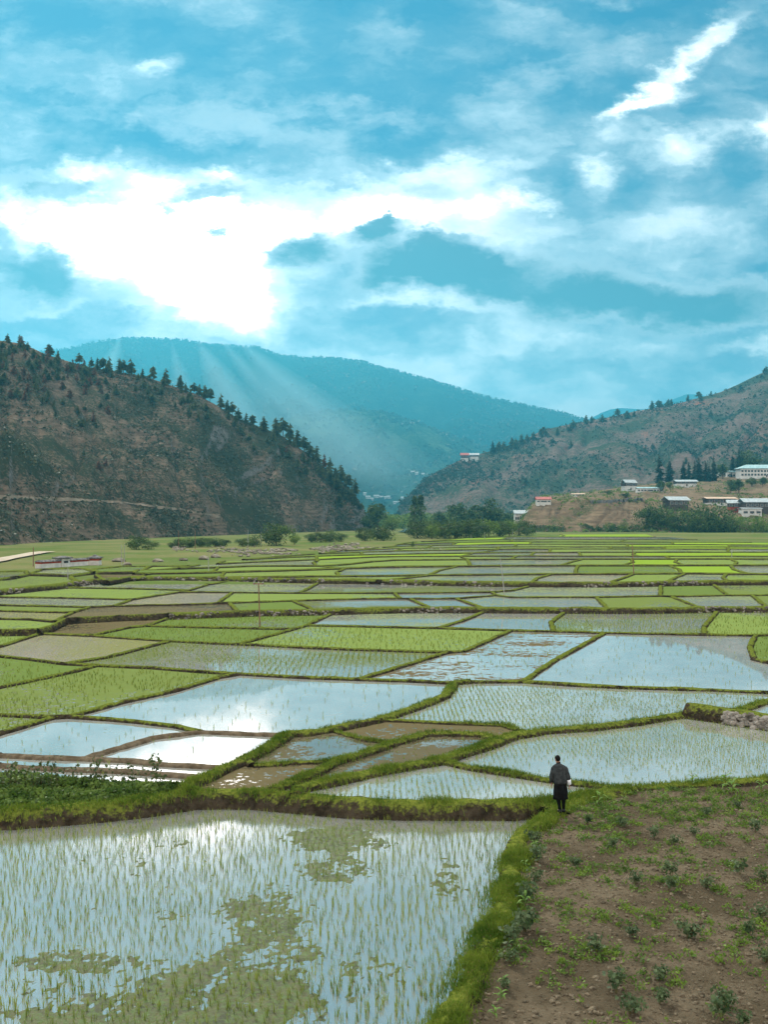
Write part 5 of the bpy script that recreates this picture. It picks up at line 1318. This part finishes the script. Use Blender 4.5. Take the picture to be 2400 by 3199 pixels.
def house(q, w_, d_, h, rise, label, roofm, wallm=mWhite, band=.45, nwin=4, rz=0.0, over=.9, hip=False, cat='house', name='house', rows=1, door=True):
    t = empty(name, q, rz); tag(t, label, cat)
    mb = MB(); mb.box(-w_/2, w_/2, -d_/2, d_/2, -2.5, h * (1 - band)); child(mb, 'wall', wallm, t)
    if band > 0:
        mb = MB(); mb.box(-w_/2-.12, w_/2+.12, -d_/2-.12, d_/2+.12, h * (1 - band) + .003, h); child(mb, 'timber_storey', mTimber, t)
    for r_ in range(rows):
        zc = h * (1 - band * .5) if rows == 1 and band > 0 else h * (.3 + .42 * r_)
        hw = min(h * .2, .8)
        for k in range(nwin):
            x = (k + .5) / nwin * w_ - w_/2; fy = -d_/2 - (.12 if band > 0 and zc > h * (1 - band) else 0)
            fr = MB(); ww = w_ / nwin * .30
            fr.box(x-ww-.1, x+ww+.1, fy-.10, fy+.05, zc-hw-.1, zc+hw+.1); f_ = child(fr, 'window', mWhite if band > 0 else mTimber, t)
            pn = MB(); pn.box(x-ww, x+ww, fy-.13, fy-.09, zc-hw, zc+hw); child(pn, 'pane', mPane, f_)
    if door:
        mb = MB(); mb.box(-.6, .6, -d_/2-.08, -d_/2+.05, 0, min(2.1, h * .5)); child(mb, 'door', mTimber, t)
    mb = hip_roof(w_, d_, h + .35, rise, over) if hip else gable_roof(w_, d_, h + .35, rise, over); child(mb, 'roof', roofm, t)
    if not hip:
        mb = MB(); mb.box(-w_/2*.9, w_/2*.9, -d_/2*.8, d_/2*.8, h + .003, h + .22); child(mb, 'attic', mTimber, t)
    return t
def bhouse(sx, s0, s1, wpx, label, roofm, d_=None, surf=BL, t0=.4, **k):
    q, t = surf.find(sx, s0, t0=t0); q = q.copy(); sc = q.y / F; w_ = wpx * sc; h = (s0 - s1) * sc
    return house(q, w_, d_ or w_ * .6, h * k.pop('hf', .68), h * k.pop('rf', .30), label, roofm, **k)
bhouse(1966, 1532, 1499, 40, 'tall white house with dark timber front and grey roof on the terrace edge', mRoofG, nwin=2, rz=.35, band=.42, over=.7)
bhouse(2112, 1592, 1553, 66, 'dark timbered farmhouse with light grey roof above the dark round trees', mRoofG, nwin=4, rz=.25, band=.55, over=1.3, wallm=mTimber, t0=.3)
bhouse(2248, 1580, 1553, 84, 'wide low house with flat tan roof behind the very large dark trees', mRoofTan, nwin=5, band=.6, over=1.6, hf=.7, rf=.2, t0=.3)
bhouse(2300, 1600, 1565, 46, 'house with a red end wall and grey roof, behind the bright bushes', mRoofG, wallm=mRed, nwin=3, band=.45, over=1.2, t0=.3, rz=-.2)
bhouse(2365, 1600, 1559, 88, 'long dark farmhouse with broad grey tin roofs at the right edge', mRoofG, nwin=6, band=.6, over=1.6, wallm=mTimber, t0=.3)
bhouse(2345, 1606, 1584, 60, 'low pale lean-to shed with grey roof in front of the long dark farmhouse', mRoofG, nwin=3, band=0, over=.6, rf=.12, t0=.3)
bhouse(2388, 1492, 1453, 160, 'long white building with rows of dark windows and pale teal roof on the hillside', mRoofT, d_=14, nwin=16, band=0, rows=2, over=1.2, rf=.32, hip=True, name='institution_building', cat='building', t0=.5)
bhouse(2284, 1490, 1470, 26, 'small white annex with teal roof left of the long white building', mRoofT, nwin=3, band=0, over=.6, t0=.5)
bhouse(2236, 1492, 1478, 26, 'tiny white outbuilding with grey roof left of the round dark tree', mRoofG, nwin=2, band=0, over=.5, t0=.5)
bhouse(2142, 1520, 1500, 62, 'low white house with dark gables and grey roof under the cypress row', mRoofG, nwin=5, band=.4, over=1.2, t0=.45)
bhouse(2030, 1535, 1523, 80, 'long low row of pale blue sheds on the terrace', mRoofT, nwin=8, band=0, over=.4, d_=6, rf=.3, t0=.45, name='shed_row', cat='shed')
bhouse(1698, 1569, 1553, 44, 'low building with red tin roof on the left tip of the bluff', mRoofRed, nwin=4, band=0, over=.6, hf=.45, rf=.5, t0=.3)
bhouse(1806, 1549, 1542, 40, 'very low long shed with brown roof on the bluff plateau', mRoofTan, nwin=4, band=0, over=.3, rf=.4, hf=.5, name='shed', cat='shed')
q = polar(1628, 720, 1640); house(Vector((q.x, q.y, 1.4)), 40*q.y/F, 8, 11, 2.4, 'pale grey two-storey building left of the bluff, behind the valley wood', mRoofG, nwin=6, band=0, rows=2)
q = polar(1514, 700, 1640); house(Vector((q.x, q.y, 1.4)), 18*q.y/F, 5, 7, 1.4, 'small white hut roof showing through the valley wood below the big round tree', mRoofT, nwin=2, band=0)
bhouse(1452, 1441, 1416, 22, 'small red and white temple perched on the crest of the right hill', mRoofRed, surf=RH, nwin=3, band=.5, t0=.6, over=1.5)
bhouse(1482, 1438, 1416, 26, 'small white house with dark roof next to the red hilltop temple', mRoofG, surf=RH, nwin=2, band=.3, t0=.6, over=1.5)
for i, (x, y, w_) in enumerate([(1150,1556,14),(1162,1562,10),(1176,1558,16),(1190,1560,12),(1205,1561,9),(1218,1557,16),(1240,1573,22),(1290,1482,12),(1302,1484,10),(1322,1486,9),(1140,1548,9),(1258,1560,10)]):
    q, t = SP.find(x, y); sc = q.y / F
    tag(house(q.copy(), w_ * sc, w_ * sc * .7, 4.5 * sc, 2 * sc, None, mRoofG, nwin=2, band=0, over=1.0, door=False, cat='building', name='town_building'), 'tiny white far-off town building in the hazy gap between the hills', 'building', 'far town buildings in the valley gap')
# red and white shrine wall
def band_wall(t, L, d_, h, zoff=0.0, x0=0.0):
    mb = MB(); mb.box(x0-L/2, x0+L/2, -d_/2, d_/2, -.6, h*.52); child(mb, 'plinth', mWhite, t)
    mb = MB(); mb.box(x0-L/2+.01, x0+L/2-.01, -d_/2-.03, d_/2+.03, h*.52+.003, h*.76); child(mb, 'red_band', mRed, t)
    mb = MB(); mb.add([(x0-L/2-.2,-d_/2-.25,h*.763),(x0+L/2+.2,-d_/2-.25,h*.763),(x0+L/2+.2,d_/2+.25,h*.763),(x0-L/2-.2,d_/2+.25,h*.763),(x0-L/2,0,h),(x0+L/2,0,h)], [(0,1,5,4),(1,2,5),(2,3,4,5),(3,0,4),(3,2,1,0)])
    for _ in range(int(L * 9)): mb.rock((x0 + R.uniform(-L/2, L/2), R.uniform(-d_/2-.1, d_/2*.4), h * R.uniform(.80, .98)), R.uniform(.10, .20), .4)
    child(mb, 'slate_roof', mSlate, t)
A_, B_ = gpos(117, 1775), gpos(267, 1765); mid = A_.lerp(B_, .5); sc = mid.y / F
t = empty('mani_wall', mid, math.atan2(B_.y - A_.y, B_.x - A_.x)); tag(t, 'long low white prayer wall with red band, stone roof and a raised centre gate', 'wall')
L_ = (B_ - A_).length; band_wall(t, L_, 1.1, 24 * sc)
mb = MB(); mb.box(-L_*.085, L_*.085, -.75, .75, -.6, 25*sc); child(mb, 'centre_shrine', mWhite, t)
mb = MB(); mb.box(-L_*.045, L_*.045, -.79, -.72, 11*sc, 18*sc); child(mb, 'niche', mPane, t)
mb = hip_roof(L_*.17, 1.5, 25*sc + .2, 5*sc, .35); child(mb, 'shrine_roof', mSlate, t)
q = gpos(296, 1764); sc = q.y / F; t = empty('shrine', q); tag(t, 'small square white shrine with red band and domed grey stone roof', 'shrine')
mb = MB(); w_ = 32 * sc; mb.box(-w_/2, w_/2, -w_/2, w_/2, -.6, 13*sc); child(mb, 'plinth', mWhite, t)
mb = MB(); mb.box(-w_/2+.01, w_/2-.01, -w_/2-.02, w_/2+.02, 13*sc+.003, 19*sc); child(mb, 'red_band', mRed, t)
mb = hip_roof(w_, w_, 19.5*sc + .2, 6*sc, .25); mb.box(-w_*.22, w_*.22, -w_*.22, w_*.22, 23*sc, 28*sc); mb.tube([(0,0,28*sc),(0,0,30*sc),(0,0,32*sc)], [w_*.26, w_*.18, .02], 10); child(mb, 'slate_roof', mSlate, t)
pts = []
for _ in range(900):
    x = R.uniform(1640, 2450); q, t = BL.find(x, R.uniform(1648, 1690)); r_ = R.uniform(.9, 2.2)
    if noise.noise(Vector((q.x * .04, 3, 1))) < -.25: continue
    for _k in range(26):
        d = NR.randn(3); d /= np.linalg.norm(d); pts.append((q.x + d[0] * r_ * 1.3, q.y + d[1] * r_, q.z + abs(d[2]) * r_))
link('hedge_growth', leafmesh('hedge_growth', np.array(pts), .8, .7), mBroad, kind='stuff')
P = []
for i in range(60):
    x = lerp(1845, 2010, i / 59); q, t = BL.find(x, lerp(1572, 1566, i / 59)); P.append(q.copy())
V, Q = [], []
for q in P: V += [(q.x, q.y - .6, q.z - .6), (q.x, q.y - .3, q.z + 1.5), (q.x, q.y + .4, q.z + 1.5), (q.x, q.y + .8, q.z - .6)]
for i in range(len(P) - 1): Q += [(4*i, 4*i+4, 4*i+5, 4*i+1), (4*i+1, 4*i+5, 4*i+6, 4*i+2), (4*i+2, 4*i+6, 4*i+7, 4*i+3)]
tag(link('retaining_wall', mesh_np('retaining_wall', V, Q), mSlate), 'long grey stone retaining wall along the top of the eroded bluff', 'wall')
for i, (x, a, b, w_, l) in enumerate([(1760,1664,1640,1.6,'low dark bush at the bluff foot, left part'), (1830,1662,1634,1.8,'broad dark bush at the bluff foot, right of the first'), (1905,1662,1628,1.5,'bushy green growth at the bluff foot below the retaining wall'), (1950,1658,1625,1.5,'pale bushy growth left of the big dark round tree'), (2105,1660,1600,1.0,'green tree in the gap right of the big dark round trees')]):
    btree('shrub', x, a, b, (BUSH + BUSHL)[i % 4] if i < 4 else RND[2], l, wide=w_ * .55)
# ------------------------------------------------------------------ the man on the bank
foot = at(1752, 2540, .46)
man = empty('person', foot); tag(man, 'person seen from behind in a dark grey belted robe with one white cuff', 'person')
mSkin = varied('skin', (.28, .15, .10), (.33, .18, .12), 6, .6, .3)
mRobe = varied('charcoal_robe', (.020, .023, .025), (.042, .047, .050), 9, .95, .1, .35, 40, .01)
mSkirt = varied('black_robe_skirt', (.003, .003, .0035), (.008, .008, .009), 9, .95, .1, .3, 30, .01)
mSock = varied('black_sock', (.003, .003, .0035), (.006, .006, .007), 9, .9, .1)
mShoe = varied('black_shoe', (.004, .004, .005), (.01, .01, .01), 9, .6, .2)
mHair = varied('black_hair', (.003, .003, .003), (.008, .007, .006), 25, .8, .1, .5, 60, .01)
mCuff = varied('white_cuff', (.72, .76, .84), (.82, .86, .92), 9, .9, .1)
K = 1.06
JT = {  # joint: (x right, y away, z up), radius
 'pel': ((-.005,0,.90), .125), 'spi': ((-.01,.01,1.08), .125), 'che': ((-.03,.01,1.26), .135), 'nek': ((-.055,.02,1.43), .058), 'hed0': ((-.072,.03,1.50), .062), 'hed1': ((-.078,.035,1.575), .082), 'hed2': ((-.08,.035,1.635), .062),
 'shL': ((-.19,.01,1.335), .046), 'elL': ((-.255,.0,1.09), .046), 'wrL': ((-.235,.12,.87), .030), 'shR': ((.135,.01,1.325), .046), 'elR': ((.225,.0,1.06), .046), 'wrR': ((.27,.05,.83), .030),
 'hiL': ((-.085,0,.85), .095), 'knL': ((-.07,.03,.47), .060), 'anL': ((-.015,-.01,.09), .040), 'toL': ((-.045,.15,.035), .035), 'hiR': ((.08,0,.85), .095), 'knR': ((.10,.05,.47), .060), 'anR': ((.105,.06,.09), .040), 'toR': ((.135,.21,.035), .035)}
BN = [('pel','spi'),('spi','che'),('che','nek'),('nek','hed0'),('hed0','hed1'),('hed1','hed2'),('che','shL'),('shL','elL'),('elL','wrL'),('che','shR'),('shR','elR'),('elR','wrR'),('pel','hiL'),('hiL','knL'),('knL','anL'),('anL','toL'),('pel','hiR'),('hiR','knR'),('knR','anR'),('anR','toR')]
for s_, wr, dx in (('L', 'wrL', -1), ('R', 'wrR', 1)):
    wx, wy, wz = JT[wr][0]
    JT['pa' + s_] = ((wx + dx * .008, wy + .012, wz - .05), .030); BN.append((wr, 'pa' + s_))
    for k in range(4):
        oy = -.024 + k * .017; L = (.066, .078, .074, .058)[k]
        JT[f'k{k}{s_}'] = ((wx + dx * .012, wy + .012 + oy, wz - .085), .0105); JT[f'm{k}{s_}'] = ((wx + dx * .006, wy + .016 + oy, wz - .085 - L * .55), .0095); JT[f't{k}{s_}'] = ((wx - dx * .006, wy + .022 + oy, wz - .085 - L), .008)
        BN += [('pa' + s_, f'k{k}{s_}'), (f'k{k}{s_}', f'm{k}{s_}'), (f'm{k}{s_}', f't{k}{s_}')]
    JT['th0' + s_] = ((wx - dx * .004, wy + .046, wz - .05), .012); JT['th1' + s_] = ((wx - dx * .012, wy + .064, wz - .085), .010); BN += [('pa' + s_, 'th0' + s_), ('th0' + s_, 'th1' + s_)]
names = list(JT); ix = {n: i for i, n in enumerate(names)}
me = bpy.data.meshes.new('body'); me.from_pydata([JT[n][0] for n in names], [(ix[a], ix[b]) for a, b in BN], []); me.update()
body = link('body', me, mSkin, man)
sk = body.modifiers.new('skin', 'SKIN'); ss = body.modifiers.new('sub', 'SUBSURF'); ss.levels = ss.render_levels = 2; sk.use_smooth_shade = True
for i, n in enumerate(names):
    r_ = JT[n][1]; sv = me.skin_vertices[0].data[i]; sv.radius = (r_, r_ * (.78 if n in ('pel', 'spi', 'che') else 1)); sv.use_root = (n == 'pel')
def loft(name, rings, mat, n=28, fold=0.0, caps=(False, False), par=man):
    """rings: (cx, cy, z, rx, ry)"""
    mb = MB()
    for j, (cx_, cy_, z_, rx, ry) in enumerate(rings):
        for k in range(n):
            a = 2 * math.pi * k / n; f = 1 + fold * (j / (len(rings) - 1)) * math.sin(a * 7 + .6 * j)
            mb.v.append((cx_ + rx * f * math.cos(a), cy_ + ry * f * math.sin(a), z_ + (fold * .25 * math.sin(a * 3) if j == len(rings) - 1 else 0)))
    for j in range(len(rings) - 1):
        for k in range(n): mb.f.append((j*n+k, j*n+(k+1)%n, (j+1)*n+(k+1)%n, (j+1)*n+k))
    if caps[0]: mb.f.append(tuple(range(n - 1, -1, -1)))
    if caps[1]: mb.f.append(tuple((len(rings)-1)*n + k for k in range(n)))
    return mb.build(name, mat, par, smooth=True)
# robe: blouse bagging over the belt, skirt below
loft('robe_top', [(-.055,.018,1.475,.062,.060),(-.055,.016,1.435,.075,.070),(-.05,.012,1.412,.135,.095),(-.042,.01,1.375,.195,.120),(-.035,.008,1.31,.205,.135),(-.03,.005,1.22,.198,.140),(-.02,.0,1.10,.190,.140),(-.01,-.005,1.0,.198,.145),(-.005,-.008,.93,.212,.155),(-.002,-.006,.885,.205,.150),(0,0,.865,.172,.125)], mRobe, fold=.012)
loft('belt', [(0,0,.885,.178,.130),(0,0,.872,.183,.134),(0,0,.850,.180,.131)], mSkirt)
loft('robe_skirt', [(0,0,.868,.170,.124),(.0,.002,.80,.190,.140),(.003,.008,.70,.205,.150),(.002,.012,.60,.214,.155),(.0,.012,.50,.220,.158),(-.003,.012,.415,.224,.158),(-.003,.012,.412,.205,.142),(0,.01,.60,.19,.13)], mSkirt, fold=.05)
def sleeve(a, b, c, r0, r1, r2, nm):
    A, B, C_ = Vector(a), Vector(b), Vector(c); mb = MB()
    pts = [A.lerp(B, -.08), A.lerp(B, .15), A.lerp(B, .55), B, B.lerp(C_, .35), C_]
    mb.tube(pts, [r0 * .75, r0, r0 * .92, r1, r1 * .97, r2], 16); return mb.build(nm, mRobe, man, smooth=True)
J = lambda n: JT[n][0]
sleeve(J('shL'), J('elL'), Vector(J('elL')).lerp(Vector(J('wrL')), .8), .082, .076, .070, 'sleeve')
sleeve(J('shR'), J('elR'), Vector(J('elR')).lerp(Vector(J('wrR')), .30), .082, .076, .072, 'sleeve')
mb = MB(); e, w2 = Vector(J('elR')), Vector(J('wrR')); mb.tube([e.lerp(w2, .27), e.lerp(w2, .5), e.lerp(w2, .95), e.lerp(w2, 1.0)], [.070, .073, .066, .055], 16); mb.build('white_cuff', mCuff, man, smooth=True)
loft('collar', [(-.056,.018,1.46,.066,.064),(-.058,.02,1.495,.062,.060),(-.058,.02,1.497,.056,.054)], mSkirt)
for s_ in 'LR':
    kx, an = Vector(J('kn' + s_)), Vector(J('an' + s_)); mb = MB()
    mb.tube([kx + Vector((0, 0, .03)), kx.lerp(an, .28) + Vector((0, -.018, 0)), kx.lerp(an, .6), an], [.062, .064, .048, .045], 14); mb.build('sock', mSock, man, smooth=True)
    to = Vector(J('to' + s_)); d = (to - an); d.z = 0; d.normalize(); mb = MB(); b0 = Vector((an.x, an.y, 0))
    mb.tube([b0 - d * .075 + Vector((0, 0, .055)), b0 - d * .03 + Vector((0, 0, .06)), b0 + d * .05 + Vector((0, 0, .05)), b0 + d * .13 + Vector((0, 0, .038)), b0 + d * .185 + Vector((0, 0, .03))], [(.034, .05), (.042, .058), (.045, .046), (.046, .034), (.026, .022)], 14)
    mb.tube([b0 + Vector((0, 0, .05)), an + Vector((0, 0, .03))], [.048, .047], 14)
    mb.build('shoe', mShoe, man, smooth=True)
# head: short hair over crown and nape, ears, face turned slightly left and away
hc = Vector((-.078, .035, 1.578)); mb = MB(); n, mrow = 22, 12
fdir = math.radians(118)      # the way the face looks, seen from above
for j in range(mrow + 1):
    th = math.pi * j / mrow
    for k in range(n):
        a = 2 * math.pi * k / n; ff = math.cos(a - fdir)
        low = .30 + .42 * ff                     # hairline: high over the face, low at the nape
        zc = math.cos(th); 
        if zc < low - .72: zc = low - .72; rr_ = math.sqrt(max(0, 1 - zc * zc)) * .90
        else: rr_ = math.sqrt(max(0, 1 - zc * zc))
        bmp = 1 + .035 * noise.noise(Vector((a * 2, j * .9, 3)))
        mb.v.append((hc.x + .086 * rr_ * bmp * math.cos(a), hc.y + .098 * rr_ * bmp * math.sin(a), hc.z + .012 + .102 * zc * bmp))
for j in range(mrow):
    for k in range(n): mb.f.append((j*n+k, j*n+(k+1)%n, (j+1)*n+(k+1)%n, (j+1)*n+k))
mb.build('hair', mHair, man, smooth=True)
F_ = Vector((math.cos(fdir), math.sin(fdir), 0)); S_ = Vector((-F_.y, F_.x, 0))
mb = MB(); mb.tube([hc + F_ * .075 + Vector((0, 0, .02)), hc + F_ * .100 + Vector((0, 0, -.012)), hc + F_ * .088 + Vector((0, 0, -.03))], [.010, .016, .012], 8); mb.build('nose', mSkin, man, smooth=True)
for s_ in (-1, 1):
    mb = MB(); c_ = hc + S_ * (.084 * s_) - F_ * .005 + Vector((0, 0, -.015)); mb.tube([c_ - Vector((0, 0, .032)), c_ - Vector((0, 0, .012)), c_ + Vector((0, 0, .015)), c_ + Vector((0, 0, .032))], [(.006, .010), (.010, .017), (.011, .020), (.006, .010)], 8); mb.build('ear', mSkin, man, smooth=True)
    mb = MB(); mb.rock(hc + F_ * .082 + S_ * (.030 * s_) + Vector((0, 0, .012)), .011, .7); mb.build('eye', mHair, man, smooth=True)
mb = MB(); mb.tube([hc + F_ * .082 + S_ * -.024 + Vector((0, 0, -.055)), hc + F_ * .090 + Vector((0, 0, -.055)), hc + F_ * .082 + S_ * .024 + Vector((0, 0, -.055))], [.004, .008, .004], 6); mb.build('mouth', varied('lip', (.30, .12, .10), (.34, .14, .12), 8), man, smooth=True)
man.scale = (K * .94, K * .94, K * .95)
